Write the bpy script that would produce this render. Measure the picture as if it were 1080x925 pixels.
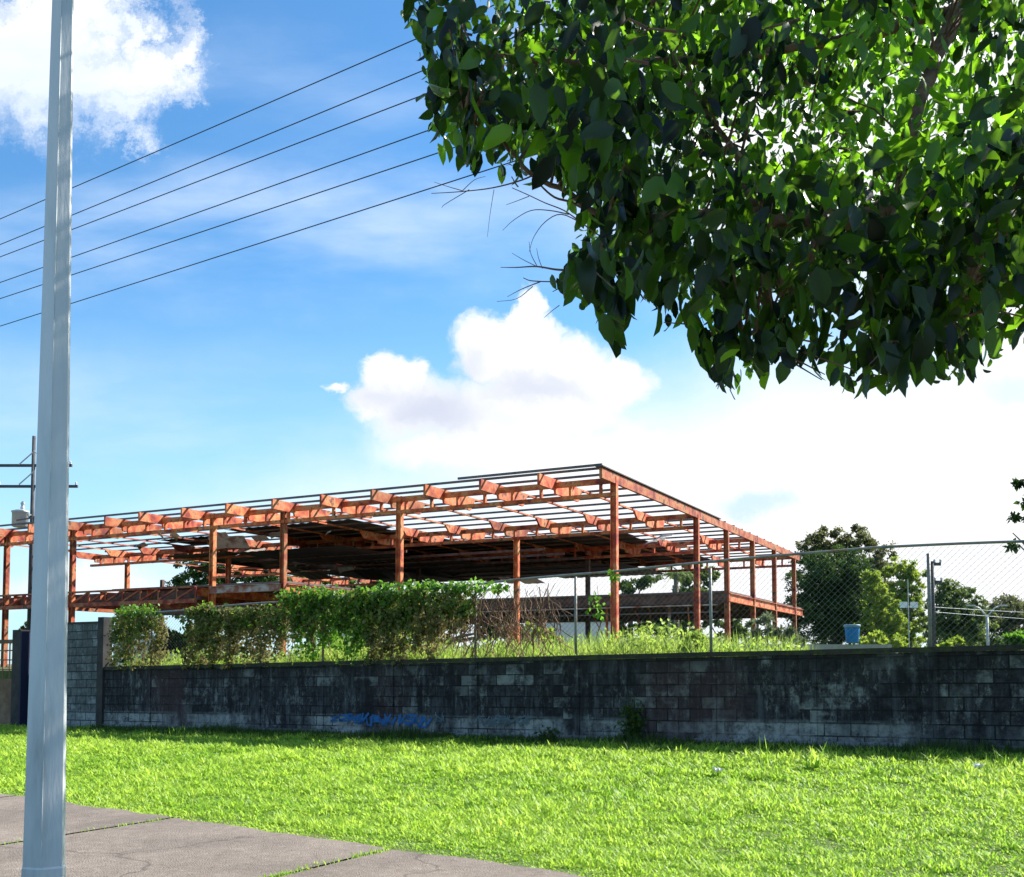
import bpy, math, random
import numpy as np
from mathutils import Vector
random.seed(7); rng = np.random.default_rng(7)
R = math.radians
for o in list(bpy.data.objects): bpy.data.objects.remove(o)
S = bpy.context.scene
COL = S.collection

# ------------------------------------------------------------------ camera
PITCH = R(3.0); HZ = 700.0; FPX = 1080.0; EYE = 1.6
VC = HZ - FPX*math.tan(PITCH)
cam = bpy.data.cameras.new('camera'); camo = bpy.data.objects.new('camera', cam); COL.objects.link(camo)
cam.sensor_width = 36; cam.lens = 36*FPX/1080
cam.shift_y = (VC-462.5)/1080
cam.clip_end = 3000; cam.clip_start = 0.05
camo.location = (0, 0, EYE); camo.rotation_euler = (R(90)+PITCH, 0, 0)
S.camera = camo
def P(u, v, Y):
    """point seen at photo pixel (u,v), at depth Y metres"""
    dx = (u-540)/FPX; dy = (VC-v)/FPX
    y = math.cos(PITCH)-dy*math.sin(PITCH); z = math.sin(PITCH)+dy*math.cos(PITCH)
    return Vector((dx/y*Y, Y, EYE+z/y*Y))

# ------------------------------------------------------------------ light
SUN_AZ = R(62); SUN_EL = R(42)          # azimuth from +Y towards +X
w = bpy.data.worlds.new('World'); S.world = w; w.use_nodes = True
sun = bpy.data.lights.new('sun', 'SUN'); suno = bpy.data.objects.new('sun', sun); COL.objects.link(suno)
sun.energy = 4.9; sun.angle = R(0.5); sun.color = (1, .95, .86)
sd = Vector((math.sin(SUN_AZ)*math.cos(SUN_EL), math.cos(SUN_AZ)*math.cos(SUN_EL), math.sin(SUN_EL)))
suno.rotation_euler = sd.to_track_quat('Z', 'Y').to_euler(); suno.location = (0, 0, 40)
S.view_settings.view_transform = 'Standard'; S.view_settings.look = 'None'
S.view_settings.exposure = 1.22; S.view_settings.gamma = 1; S.view_settings.use_curve_mapping = False

def world_nodes():
    nt = w.node_tree; nt.nodes.clear(); L = nt.links.new
    def N(t, **k):
        n = nt.nodes.new(t)
        for a, b in k.items(): setattr(n, a, b)
        return n
    def M(op, a, b=None, c=None, clamp=False):
        n = N('ShaderNodeMath', operation=op, use_clamp=clamp)
        for i, x in enumerate((a, b, c)):
            if x is None: continue
            if hasattr(x, 'is_linked'): L(x, n.inputs[i])
            else: n.inputs[i].default_value = x
        return n.outputs[0]
    def VM(op, a, b=None):
        n = N('ShaderNodeVectorMath', operation=op)
        for i, x in enumerate((a, b)):
            if x is None: continue
            if hasattr(x, 'is_linked'): L(x, n.inputs[i])
            else: n.inputs[i].default_value = x
        return n
    def SM(x, lo, hi):
        n = N('ShaderNodeMapRange', interpolation_type='SMOOTHSTEP')
        L(x, n.inputs[0]); n.inputs[1].default_value = lo; n.inputs[2].default_value = hi
        return n.outputs[0]
    def MIX(f, a, b):
        n = N('ShaderNodeMix', data_type='RGBA')
        if hasattr(f, 'is_linked'): L(f, n.inputs[0])
        else: n.inputs[0].default_value = f
        for i, x in ((6, a), (7, b)):
            if hasattr(x, 'is_linked'): L(x, n.inputs[i])
            else: n.inputs[i].default_value = (*x, 1)
        return n.outputs[2]
    tc = N('ShaderNodeTexCoord'); sx = N('ShaderNodeSeparateXYZ'); L(tc.outputs['Generated'], sx.inputs[0])
    yy = M('MAXIMUM', sx.outputs[1], 0.05)
    px = M('DIVIDE', sx.outputs[0], yy); pz = M('DIVIDE', sx.outputs[2], yy)
    cb = N('ShaderNodeCombineXYZ'); L(px, cb.inputs[0]); L(pz, cb.inputs[1])
    p0 = cb.outputs[0]
    front = SM(sx.outputs[1], 0.1, 0.35)
    def warp(scale, amp, detail, rough, p=None):
        n = N('ShaderNodeTexNoise'); n.inputs['Scale'].default_value = scale; n.inputs['Detail'].default_value = detail
        n.inputs['Roughness'].default_value = rough; L(p or p0, n.inputs['Vector'])
        s = VM('SUBTRACT', n.outputs['Color'], (.5, .5, .5)); k = VM('MULTIPLY', s.outputs[0], (amp, amp, 0))
        return VM('ADD', p or p0, k.outputs[0]).outputs[0]
    pw = warp(46, .03, 7, .65, warp(15, .05, 6, .55, warp(6, .05, 3, .5)))
    pl = warp(5, .13, 8, .66)
    pb = warp(34, .05, 8, .7, warp(9, .20, 8, .72))
    def blob(p, u, v, ru, rv, soft=.35, amt=1.):
        c = P(u, v, 1)
        d = VM('SUBTRACT', p, (c.x, c.z-EYE, 0)); e = VM('MULTIPLY', d.outputs[0], (1080/ru, 1080/rv, 0))
        l = VM('LENGTH', e.outputs[0])
        m = SM(l.outputs['Value'], 1+soft, 1-soft)
        return M('MULTIPLY', m, amt) if amt != 1 else m
    def union(ms):
        r = ms[0]
        for m in ms[1:]: r = M('MAXIMUM', r, m)
        return r
    sky = N('ShaderNodeTexSky', sky_type='NISHITA', sun_disc=False)
    sky.sun_elevation = SUN_EL; sky.sun_rotation = SUN_AZ
    sky.air_density = 1.1; sky.dust_density = .35; sky.ozone_density = 2.5
    skyc = VM('MULTIPLY', sky.outputs[0], (.60, 1.04, 1.28)).outputs[0]
    # cumulus in the middle, bank at upper left
    cum = union([blob(pw, *b) for b in (
        (553, 335, 20, 26, .25), (520, 372, 46, 34, .25), (575, 392, 72, 42, .25), (635, 402, 46, 27, .25), (556, 358, 34, 34, .25),
        (412, 398, 36, 28, .25), (440, 428, 66, 34, .4), (390, 425, 30, 22, .4), (520, 436, 84, 40, .4), (590, 430, 60, 30, .4),
        (349, 407, 13, 7, .5), (480, 468, 70, 22, .8))])
    bank = union([blob(pb, *b) for b in (
        (0, 55, 110, 70, .5), (85, 90, 90, 55, .55), (160, 88, 52, 42, .5), (140, 40, 24, 34, .7), (60, 20, 80, 40, .5), (190, 62, 24, 34, .8), (135, 130, 34, 26, .8), (128, 22, 12, 30, .9), (-120, 60, 200, 90, .4))])
    n2 = N('ShaderNodeTexNoise'); n2.inputs['Scale'].default_value = 3.2; n2.inputs['Detail'].default_value = 8; n2.inputs['Roughness'].default_value = .55
    st = VM('MULTIPLY', p0, (.75, 2.6, 1)); L(st.outputs[0], n2.inputs['Vector'])
    wisp = M('MULTIPLY', SM(n2.outputs[0], .36, .72), union([blob(pl, 300, 240, 330, 75, .7, .7), blob(pl, 120, 500, 330, 100, .8, .6), blob(pl, 300, 90, 300, 60, .8, .3)]))
    lowc = union([blob(pl, 1010, 530, 420, 165, .5), blob(pl, 700, 505, 250, 62, .7), blob(pl, 1250, 330, 300, 300, .5), blob(pl, 930, 90, 330, 230, .45), blob(pl, 750, 600, 450, 110, .7), blob(pl, 100, 615, 90, 22, .7, .75)])
    gap = union([blob(pl, 800, 538, 30, 13, .8, .9), blob(pl, 1085, 415, 26, 14, .7, .5)])
    # veil towards the ground
    veil = M('MULTIPLY', SM(pz, .42, .03), .66)
    # clouds for the rest of the sky, behind the viewer and overhead
    dn = N('ShaderNodeTexNoise'); dn.inputs['Scale'].default_value = 2.4; dn.inputs['Detail'].default_value = 8
    L(tc.outputs['Generated'], dn.inputs['Vector'])
    rest = M('MULTIPLY', SM(dn.outputs[0], .5, .68), M('SUBTRACT', 1, front))
    CW = (7.0, 7.1, 7.25); 
    c = MIX(veil, skyc, (4.3, 6.3, 7.5))
    c = MIX(M('MULTIPLY', wisp, front), c, (5.2, 6.2, 7.6))
    c = MIX(M('MULTIPLY', bank, front), c, MIX(SM(n2.outputs[0], .35, .7), (5.2, 5.9, 7.0), CW))
    c = MIX(M('MULTIPLY', lowc, front), c, MIX(gap, CW, (4.3, 5.6, 7.2)))
    sh = union([blob(pw, 455, 430, 60, 26, .9, .8), blob(pw, 400, 420, 44, 18, .9, .6), blob(pw, 565, 412, 64, 18, .9, .65), blob(pw, 497, 385, 26, 22, .9, .55), blob(pl, 520, 445, 60, 20, .9, .35)])
    c = MIX(M('MULTIPLY', cum, front), c, MIX(sh, CW, (3.9, 4.25, 5.3)))
    c = MIX(rest, c, (6, 6.3, 6.8))
    bg = N('ShaderNodeBackground'); bg.inputs[1].default_value = .07
    L(c, bg.inputs[0]); out = N('ShaderNodeOutputWorld'); L(bg.outputs[0], out.inputs[0])
world_nodes()

# ------------------------------------------------------------------ materials
def mat(name, base, rough=.8, metal=0., var=None, vscale=3., bump=0., bscale=40., trans=None, spec=None, detail=6, coords='Object', stretch=(1, 1, 1), lo=.35, hi=.65):
    m = bpy.data.materials.new(name); m.use_nodes = True; nt = m.node_tree; L = nt.links.new
    b = nt.nodes['Principled BSDF']; b.inputs['Roughness'].default_value = rough; b.inputs['Metallic'].default_value = metal
    if spec is not None: b.inputs['Specular IOR Level'].default_value = spec
    tc = nt.nodes.new('ShaderNodeTexCoord'); mp = nt.nodes.new('ShaderNodeMapping'); mp.inputs['Scale'].default_value = stretch
    L(tc.outputs[coords], mp.inputs[0])
    col = None
    if var:
        n = nt.nodes.new('ShaderNodeTexNoise'); n.inputs['Scale'].default_value = vscale; n.inputs['Detail'].default_value = detail; n.inputs['Roughness'].default_value = .6
        L(mp.outputs[0], n.inputs['Vector'])
        cr = nt.nodes.new('ShaderNodeValToRGB'); L(n.outputs[0], cr.inputs[0])
        cols = [base]+list(var); k = len(cols)
        while len(cr.color_ramp.elements) < k: cr.color_ramp.elements.new(.5)
        for i, c in enumerate(cols):
            cr.color_ramp.elements[i].position = lo+(hi-lo)*i/(k-1); cr.color_ramp.elements[i].color = (*c, 1)
        L(cr.outputs[0], b.inputs['Base Color']); col = cr.outputs[0]
    else: b.inputs['Base Color'].default_value = (*base, 1)
    if bump:
        n = nt.nodes.new('ShaderNodeTexNoise'); n.inputs['Scale'].default_value = bscale; n.inputs['Detail'].default_value = 5
        L(mp.outputs[0], n.inputs['Vector'])
        bp = nt.nodes.new('ShaderNodeBump'); bp.inputs['Strength'].default_value = bump; bp.inputs['Distance'].default_value = .02
        L(n.outputs[0], bp.inputs['Height']); L(bp.outputs[0], b.inputs['Normal'])
    return m
def vary(m, amt=.5):
    nt = m.node_tree; L = nt.links.new; b = nt.nodes['Principled BSDF']; src = b.inputs['Base Color'].links[0].from_socket
    oi = nt.nodes.new('ShaderNodeObjectInfo'); mr = nt.nodes.new('ShaderNodeMapRange'); L(oi.outputs['Random'], mr.inputs[0]); mr.inputs[3].default_value = 1-amt; mr.inputs[4].default_value = 1+amt*.5
    vm = nt.nodes.new('ShaderNodeVectorMath'); vm.operation = 'SCALE'; L(src, vm.inputs[0]); L(mr.outputs[0], vm.inputs['Scale'])
    hs = nt.nodes.new('ShaderNodeHueSaturation'); m2 = nt.nodes.new('ShaderNodeMapRange'); ml = nt.nodes.new('ShaderNodeMath'); ml.operation = 'FRACT'; mu = nt.nodes.new('ShaderNodeMath'); mu.operation = 'MULTIPLY'; mu.inputs[1].default_value = 17.3
    L(oi.outputs['Random'], mu.inputs[0]); L(mu.outputs[0], ml.inputs[0]); L(ml.outputs[0], m2.inputs[0]); m2.inputs[3].default_value = .492; m2.inputs[4].default_value = .503
    L(m2.outputs[0], hs.inputs['Hue']); L(vm.outputs[0], hs.inputs['Color']); L(hs.outputs[0], b.inputs['Base Color'])
def leafmat(name, c1, c2, t1, t2, rough=.45, tf=.45, spec=.4, vary=None):
    """reflection colour c1..c2 and transmitted colour t1..t2 by the per-leaf value"""
    m = bpy.data.materials.new(name); m.use_nodes = True; nt = m.node_tree; L = nt.links.new
    b = nt.nodes['Principled BSDF']; out = nt.nodes['Material Output']
    b.inputs['Roughness'].default_value = rough; b.inputs['Specular IOR Level'].default_value = spec
    at = nt.nodes.new('ShaderNodeAttribute'); at.attribute_name = 'leaf'
    def mx(a, c):
        n = nt.nodes.new('ShaderNodeMix'); n.data_type = 'RGBA'; L(at.outputs['Fac'], n.inputs[0])
        n.inputs[6].default_value = (*a, 1); n.inputs[7].default_value = (*c, 1); return n.outputs[2]
    L(mx(c1, c2), b.inputs['Base Color'])
    t = nt.nodes.new('ShaderNodeBsdfTranslucent'); L(mx(t1, t2), t.inputs[0])
    s = nt.nodes.new('ShaderNodeMixShader'); s.inputs[0].default_value = tf
    L(b.outputs[0], s.inputs[1]); L(t.outputs[0], s.inputs[2]); L(s.outputs[0], out.inputs[0])
    return m
M = {}
M['steel'] = mat('rusty red oxide steel', (.18, .026, .012), .7, var=[(.40, .065, .018), (.54, .13, .035), (.60, .24, .09), (.14, .035, .02)], vscale=1.7, bump=.15, bscale=25, detail=9)
vary(M['steel'], .4)
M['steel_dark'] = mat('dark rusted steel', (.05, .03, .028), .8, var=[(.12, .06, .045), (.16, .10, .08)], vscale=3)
M['purlin'] = mat('weathered grey purlin steel', (.07, .06, .065), .6, var=[(.13, .11, .11), (.20, .09, .06)], vscale=1.5)
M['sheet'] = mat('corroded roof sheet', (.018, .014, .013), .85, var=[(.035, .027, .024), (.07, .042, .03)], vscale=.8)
M['panel'] = mat('pale bent roof panel', (.34, .28, .22), .6, var=[(.50, .44, .36), (.22, .13, .09)], vscale=1.5)
M['fascia'] = mat('flaking white painted beam', (.5, .44, .42), .7, var=[(.42, .32, .28), (.28, .08, .04)], vscale=1.2, lo=.42, hi=.6)
M['deck'] = mat('old floor deck', (.08, .06, .055), .9, var=[(.16, .12, .11)], vscale=1)
M['galv'] = mat('galvanised steel pole', (.30, .30, .29), .5, .25, var=[(.46, .49, .50), (.55, .58, .59), (.60, .62, .63), (.50, .50, .48)], vscale=7, bump=.12, bscale=45, stretch=(1, 1, .16), lo=.25, hi=.72, detail=12)
M['pipe'] = mat('grey fence pipe', (.15, .16, .17), .6, .3, var=[(.24, .25, .25), (.20, .12, .08)], vscale=5)
M['wire'] = mat('chain link wire', (.22, .23, .24), .5, .5)
M['cable'] = mat('black cable', (.02, .025, .04), .5)
M['bark'] = mat('tree bark', (.10, .055, .035), .9, var=[(.20, .11, .07), (.26, .18, .12)], vscale=12, bump=.5, bscale=30, stretch=(1, 1, 1))
M['bark_far'] = mat('grey tree trunk bark', (.13, .10, .08), .9, var=[(.22, .18, .14)], vscale=4)
M['soil'] = mat('lawn soil', (.045, .06, .018), .95, var=[(.07, .10, .025), (.09, .08, .04)], vscale=2.5, bump=.5)
M['side'] = mat('worn concrete pavement', (.135, .107, .085), .95, var=[(.185, .150, .122), (.205, .167, .138), (.26, .218, .185)], vscale=14, bump=.9, bscale=70, detail=14, lo=.28, hi=.72)
def pave(m):
    nt = m.node_tree; L = nt.links.new; b = nt.nodes['Principled BSDF']; src = b.inputs['Base Color'].links[0].from_socket
    tc = nt.nodes.new('ShaderNodeTexCoord'); n = nt.nodes.new('ShaderNodeTexNoise'); n.inputs['Scale'].default_value = 1.6; n.inputs['Detail'].default_value = 8; L(tc.outputs['Object'], n.inputs['Vector'])
    ad = nt.nodes.new('ShaderNodeVectorMath'); ad.operation = 'MULTIPLY_ADD'; L(n.outputs['Color'], ad.inputs[0]); ad.inputs[1].default_value = (.9, .9, 0); L(tc.outputs['Object'], ad.inputs[2])
    v = nt.nodes.new('ShaderNodeTexVoronoi'); v.feature = 'DISTANCE_TO_EDGE'; v.inputs['Scale'].default_value = .27; L(ad.outputs[0], v.inputs['Vector'])
    r = nt.nodes.new('ShaderNodeMapRange'); L(v.outputs['Distance'], r.inputs[0]); r.inputs[1].default_value = .002; r.inputs[2].default_value = .007; r.inputs[3].default_value = .6; r.inputs[4].default_value = 1
    n2 = nt.nodes.new('ShaderNodeTexNoise'); n2.inputs['Scale'].default_value = .9; n2.inputs['Detail'].default_value = 9; n2.inputs['Roughness'].default_value = .65; L(tc.outputs['Object'], n2.inputs['Vector'])
    r2 = nt.nodes.new('ShaderNodeMapRange'); L(n2.outputs[0], r2.inputs[0]); r2.inputs[1].default_value = .35; r2.inputs[2].default_value = .65; r2.inputs[3].default_value = .74; r2.inputs[4].default_value = 1.12
    mu = nt.nodes.new('ShaderNodeMath'); mu.operation = 'MULTIPLY'; L(r.outputs[0], mu.inputs[0]); L(r2.outputs[0], mu.inputs[1])
    vm = nt.nodes.new('ShaderNodeVectorMath'); vm.operation = 'SCALE'; L(src, vm.inputs[0]); L(mu.outputs[0], vm.inputs['Scale']); L(vm.outputs[0], b.inputs['Base Color'])
pave(M['side'])
M['asphalt'] = mat('asphalt', (.05, .05, .05), .9, var=[(.07, .07, .07)], vscale=3, bump=.3)
M['white'] = mat('white painted masonry', (.72, .74, .74), .7, var=[(.8, .8, .8)], vscale=.4)
M['tank'] = mat('pale grey transformer', (.42, .45, .46), .5, var=[(.5, .52, .52)])
M['blue'] = mat('blue plastic', (.002, .15, .42), .7, var=[(.004, .18, .5)], vscale=5)
M['bluerim'] = mat('pale blue plastic', (.16, .28, .36), .5)
M['navy'] = mat('dark blue faded paint', (.008, .010, .045), .8)
M['polewood'] = mat('dark weathered pole', (.04, .045, .055), .8, var=[(.09, .08, .08)], vscale=3)
M['conc'] = mat('pale concrete', (.3, .28, .25), .9, var=[(.38, .36, .32)], vscale=2, bump=.2)
M['gate'] = mat('brown rusty gate sheet', (.09, .055, .04), .8, var=[(.16, .09, .055), (.22, .15, .10)], vscale=2)
M['darkpost'] = mat('blackened concrete post', (.022, .020, .024), .9, var=[(.05, .045, .045)], vscale=3, bump=.3)
M['cop'] = mat('mossy black coping', (.020, .019, .018), .95, var=[(.04, .036, .03), (.028, .026, .024), (.05, .055, .022), (.03, .028, .025)], vscale=2.2, bump=.6, detail=10)
M['bluepaint'] = mat('blue graffiti paint', (.01, .07, .24), .8, var=[(.015, .13, .36)], vscale=6)
M['palepaint'] = mat('pale graffiti paint', (.11, .16, .20), .8, var=[(.06, .09, .12)], vscale=6)
M['paper'] = mat('crumpled paper', (.7, .7, .7), .8)
M['stem'] = mat('dry brown stems', (.16, .08, .045), .9, var=[(.26, .15, .09)], vscale=3)
M['lawn'] = leafmat('lawn blades', (.13, .29, .018), (.42, .56, .07), (.24, .50, .025), (.66, .84, .12), .5, .5, .35)
M['weed'] = leafmat('tall weeds', (.14, .22, .03), (.30, .38, .08), (.30, .48, .05), (.52, .64, .12), .5, .5, .3)
M['shade_weed'] = leafmat('shade toned wall weeds', (.03, .06, .012), (.06, .11, .02), (.08, .16, .02), (.14, .24, .03), .5, .4, .3)  # weed green darkened, wall shade put into the colour
M['bigleaf'] = leafmat('broad glossy leaves', (.006, .010, .009), (.030, .060, .014), (.012, .040, .008), (.46, 1.0, .03), .34, .42, .42)
M['vine'] = leafmat('vine leaves', (.035, .08, .014), (.17, .21, .045), (.10, .24, .02), (.36, .46, .06), .6, .35, .25)
M['dryvine'] = leafmat('dry vine leaves', (.10, .10, .035), (.28, .24, .11), (.16, .16, .03), (.36, .30, .10), .7, .4, .2)
M['brightvine'] = leafmat('bright vine leaves', (.05, .12, .015), (.12, .24, .03), (.15, .35, .02), (.25, .5, .05), .5, .45, .3)
M['dark'] = leafmat('dark tree leaves', (.024, .052, .014), (.075, .125, .03), (.04, .11, .01), (.15, .26, .03), .6, .25, .2)
M['olive'] = leafmat('olive tree leaves', (.06, .07, .03), (.17, .18, .08), (.10, .12, .03), (.26, .27, .09), .6, .4, .25)
M['mid'] = leafmat('mid green tree leaves', (.05, .09, .03), (.15, .20, .06), (.10, .18, .03), (.26, .34, .06), .6, .35, .25)
M['yell'] = leafmat('yellow green tree leaves', (.10, .17, .02), (.28, .36, .06), (.28, .42, .03), (.56, .66, .08), .6, .45, .25)
M['silver'] = leafmat('silvery shrub leaves', (.13, .16, .09), (.28, .30, .18), (.12, .16, .06), (.2, .24, .1), .6, .35, .3)

def wall_mat(name='weathered block wall', dark=True):
    m = bpy.data.materials.new(name); m.use_nodes = True; nt = m.node_tree; L = nt.links.new
    b = nt.nodes['Principled BSDF']; b.inputs['Roughness'].default_value = .92; b.inputs['Specular IOR Level'].default_value = .2
    def N(t): return nt.nodes.new(t)
    uv = N('ShaderNodeUVMap'); uv.uv_map = 'UVMap'
    def noise(sc, det, rough, st=(1, 1, 1)):
        mp = N('ShaderNodeMapping'); mp.inputs['Scale'].default_value = st; L(uv.outputs[0], mp.inputs[0])
        n = N('ShaderNodeTexNoise'); n.inputs['Scale'].default_value = sc; n.inputs['Detail'].default_value = det; n.inputs['Roughness'].default_value = rough
        L(mp.outputs[0], n.inputs['Vector']); return n.outputs[0]
    def ramp(x, a, c, ca=(0, 0, 0), cc=(1, 1, 1)):
        r = N('ShaderNodeValToRGB'); r.color_ramp.elements[0].position = a; r.color_ramp.elements[1].position = c
        r.color_ramp.elements[0].color = (*ca, 1); r.color_ramp.elements[1].color = (*cc, 1); L(x, r.inputs[0]); return r.outputs[0]
    def mix(f, a, c, mode='MIX'):
        n = N('ShaderNodeMix'); n.data_type = 'RGBA'; n.blend_type = mode
        if hasattr(f, 'is_linked'): L(f, n.inputs[0])
        else: n.inputs[0].default_value = f
        for i, x in ((6, a), (7, c)):
            if hasattr(x, 'is_linked'): L(x, n.inputs[i])
            else: n.inputs[i].default_value = (*x, 1)
        return n.outputs[2]
    def mul(a, c):
        n = N('ShaderNodeMath'); n.operation = 'MULTIPLY'; L(a, n.inputs[0])
        if hasattr(c, 'is_linked'): L(c, n.inputs[1])
        else: n.inputs[1].default_value = c
        return n.outputs[0]
    br = N('ShaderNodeTexBrick'); L(uv.outputs[0], br.inputs['Vector']); br.inputs['Scale'].default_value = 1
    br.inputs['Brick Width'].default_value = .4; br.inputs['Row Height'].default_value = .2; br.inputs['Mortar Size'].default_value = .012
    br.inputs['Mortar Smooth'].default_value = .5; br.inputs['Color1'].default_value = (0, 0, 0, 1); br.inputs['Color2'].default_value = (1, 1, 1, 1); br.inputs['Mortar'].default_value = (.5, .5, .5, 1)
    # soot black over grey blocks; some blocks stay pale
    grime = noise(1.1, 8, .65); streak = noise(2.2, 6, .6, (3.2, .45, 1)); fine = noise(9, 6, .7)
    dk = (.013, .012, .016); md = (.05, .05, .058); pl = (.31, .33, .335)
    if not dark: dk = (.07, .075, .08); md = (.15, .165, .18); pl = (.30, .33, .35)
    c = mix(ramp(fine, .35, .7), dk, md)
    c = mix(mul(ramp(streak, .50, .64), .75), c, (.085, .09, .105))
    c = mix(mul(ramp(noise(2.6, 12, .85, (1.5, .7, 1)), .53, .64), .72), c, pl)
    c = mix(mul(ramp(noise(1.3, 8, .75, (4.5, .35, 1)), .54, .62), .8), c, dk)
    c = mix(mul(ramp(noise(.7, 5, .6), .50, .62), .8), c, dk)
    sx = N('ShaderNodeSeparateXYZ'); L(uv.outputs[0], sx.inputs[0])
    blockpale = mul(ramp(br.outputs['Color'], .5, .85), ramp(grime, .49, .56))
    c = mix(mul(mul(blockpale, ramp(noise(3.2, 7, .75), .38, .56)), .62 if dark else .75), c, pl)
    # reddish panels where old paint survives
    red = noise(.32, 2, .5, (1, .3, 1)); c = mix(mul(ramp(red, .52, .6), .35), c, (.10, .055, .06))
    # pale whitewashed lowest courses, in stretches
    lowm = mul(ramp(sx.outputs[1], .42, .36, (0, 0, 0), (1, 1, 1)), ramp(noise(.6, 4, .5), .42, .56)) if dark else ramp(sx.outputs[1], .5, .4)
    lowr = N('ShaderNodeMapRange'); L(sx.outputs[1], lowr.inputs[0]); lowr.inputs[1].default_value = .46; lowr.inputs[2].default_value = .36
    lw = mul(mul(lowr.outputs[0], ramp(noise(.45, 5, .6, (1, .2, 1)), .43, .54)), ramp(noise(5, 7, .8), .36, .56))
    c = mix(mul(lw, .95), c, pl)
    # black mould under the coping
    topr = N('ShaderNodeMapRange'); L(sx.outputs[1], topr.inputs[0]); topr.inputs[1].default_value = 1.15; topr.inputs[2].default_value = 1.5
    if dark: c = mix(mul(topr.outputs[0], ramp(noise(2.5, 5, .6, (2, .5, 1)), .25, .55)), c, (.018, .016, .016))
    mo = ramp(br.outputs['Fac'], .2, .9)
    zone = N('ShaderNodeMapRange'); L(sx.outputs[0], zone.inputs[0]); zone.inputs[1].default_value = 1.3; zone.inputs[2].default_value = 1.1
    mx_ = N('ShaderNodeMath'); mx_.operation = 'MAXIMUM'; L(zone.outputs[0], mx_.inputs[0]); L(ramp(noise(.62, 5, .65, (1, 1.5, 1)), .44, .58), mx_.inputs[1])
    mask = mx_.outputs[0] if dark else mul(mo, 0)
    if dark: mo = mul(mo, mask)
    c = mix(mul(mo, .9), c, (.013, .013, .015) if dark else (.03, .032, .035))
    L(c, b.inputs['Base Color'])
    bp = N('ShaderNodeBump'); bp.inputs['Strength'].default_value = 1; bp.inputs['Distance'].default_value = .03; bp.invert = True
    ad = N('ShaderNodeMath'); ad.operation = 'ADD'; L(mo, ad.inputs[0]); L(mul(fine, .8), ad.inputs[1])
    L(ad.outputs[0], bp.inputs['Height']); L(bp.outputs[0], b.inputs['Normal'])
    return m
M['wall'] = wall_mat(); M['wall_pale'] = wall_mat('grey block wall', False)

# ------------------------------------------------------------------ helpers
class MB:
    def __init__(s): s.v = []; s.f = []; s.uv = None
    def quadprism(s, a, b, ax, ay):
        """box from centre a to centre b with half-vectors ax, ay"""
        n = len(s.v)
        for c in (a, b):
            for i, j in ((-1, -1), (1, -1), (1, 1), (-1, 1)): s.v.append(c+ax*i+ay*j)
        s.f += [(n, n+3, n+2, n+1), (n+4, n+5, n+6, n+7)] + [(n+i, n+(i+1) % 4, n+4+(i+1) % 4, n+4+i) for i in range(4)]
        return s
    def beam(s, a, b, w, h, up=(0, 0, 1)):
        a = Vector(a); b = Vector(b); d = (b-a).normalized(); up = Vector(up)
        if abs(d.dot(up)) > .95: up = Vector((0, 1, 0))
        sx = d.cross(up).normalized(); u = sx.cross(d).normalized()
        return s.quadprism(a, b, sx*w/2, u*h/2)
    def box(s, c, size, rz=0):
        c = Vector(c); ex = Vector((math.cos(rz), math.sin(rz), 0)); ey = Vector((-math.sin(rz), math.cos(rz), 0))
        z = Vector((0, 0, size[2]/2)); return s.quadprism(c-z, c+z, ex*size[0]/2, ey*size[1]/2)
    def tube(s, pts, rad, k=6, cap=True):
        pts = [Vector(p) for p in pts]; n0 = len(s.v); prev = None
        for i, p in enumerate(pts):
            d = (pts[min(i+1, len(pts)-1)]-pts[max(i-1, 0)]).normalized()
            if prev is None: prev = Vector((0, 0, 1)) if abs(d.z) < .9 else Vector((1, 0, 0))
            x = d.cross(prev).normalized(); y = x.cross(d).normalized(); prev = y
            r = rad[i] if hasattr(rad, '__len__') else rad
            for j in range(k):
                a = 2*math.pi*j/k; s.v.append(p+x*math.cos(a)*r+y*math.sin(a)*r)
        for i in range(len(pts)-1):
            for j in range(k):
                a = n0+i*k+j; b = n0+i*k+(j+1) % k; s.f.append((a, b, b+k, a+k))
        if cap:
            s.f.append(tuple(n0+j for j in range(k))[::-1]); e = n0+(len(pts)-1)*k; s.f.append(tuple(e+j for j in range(k)))
        return s
    def lathe(s, c, prof, k=20):
        n0 = len(s.v); c = Vector(c)
        for r, z in prof:
            for j in range(k):
                a = 2*math.pi*j/k; s.v.append(c+Vector((r*math.cos(a), r*math.sin(a), z)))
        for i in range(len(prof)-1):
            for j in range(k):
                a = n0+i*k+j; b = n0+i*k+(j+1) % k; s.f.append((a, b, b+k, a+k))
        s.f.append(tuple(n0+j for j in range(k))[::-1]); e = n0+(len(prof)-1)*k; s.f.append(tuple(e+j for j in range(k)))
        return s
    def build(s, name, m, parent=None, smooth=False, loc=None):
        me = bpy.data.meshes.new(name)
        off = parent.location if parent else (Vector(loc) if loc is not None else Vector((0, 0, 0)))
        if parent and parent.parent: off = parent.location+parent.parent.location
        me.from_pydata([tuple(v-off) for v in s.v], [], s.f); me.update()
        if smooth: me.polygons.foreach_set('use_smooth', [True]*len(me.polygons))
        me.materials.append(m); o = bpy.data.objects.new(name, me); COL.objects.link(o)
        if parent: o.parent = parent
        elif loc is not None: o.location = loc
        return o
def tag(o, label, cat, group=None):
    o['label'] = label; o['category'] = cat
    if group: o['group'] = group
    return o
def thing(name, label, cat, loc, group=None):
    o = bpy.data.objects.new(name, None); COL.objects.link(o); o.location = Vector(loc); return tag(o, label, cat, group)
def struct(o, kind='structure'): o['kind'] = kind; return o
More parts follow.
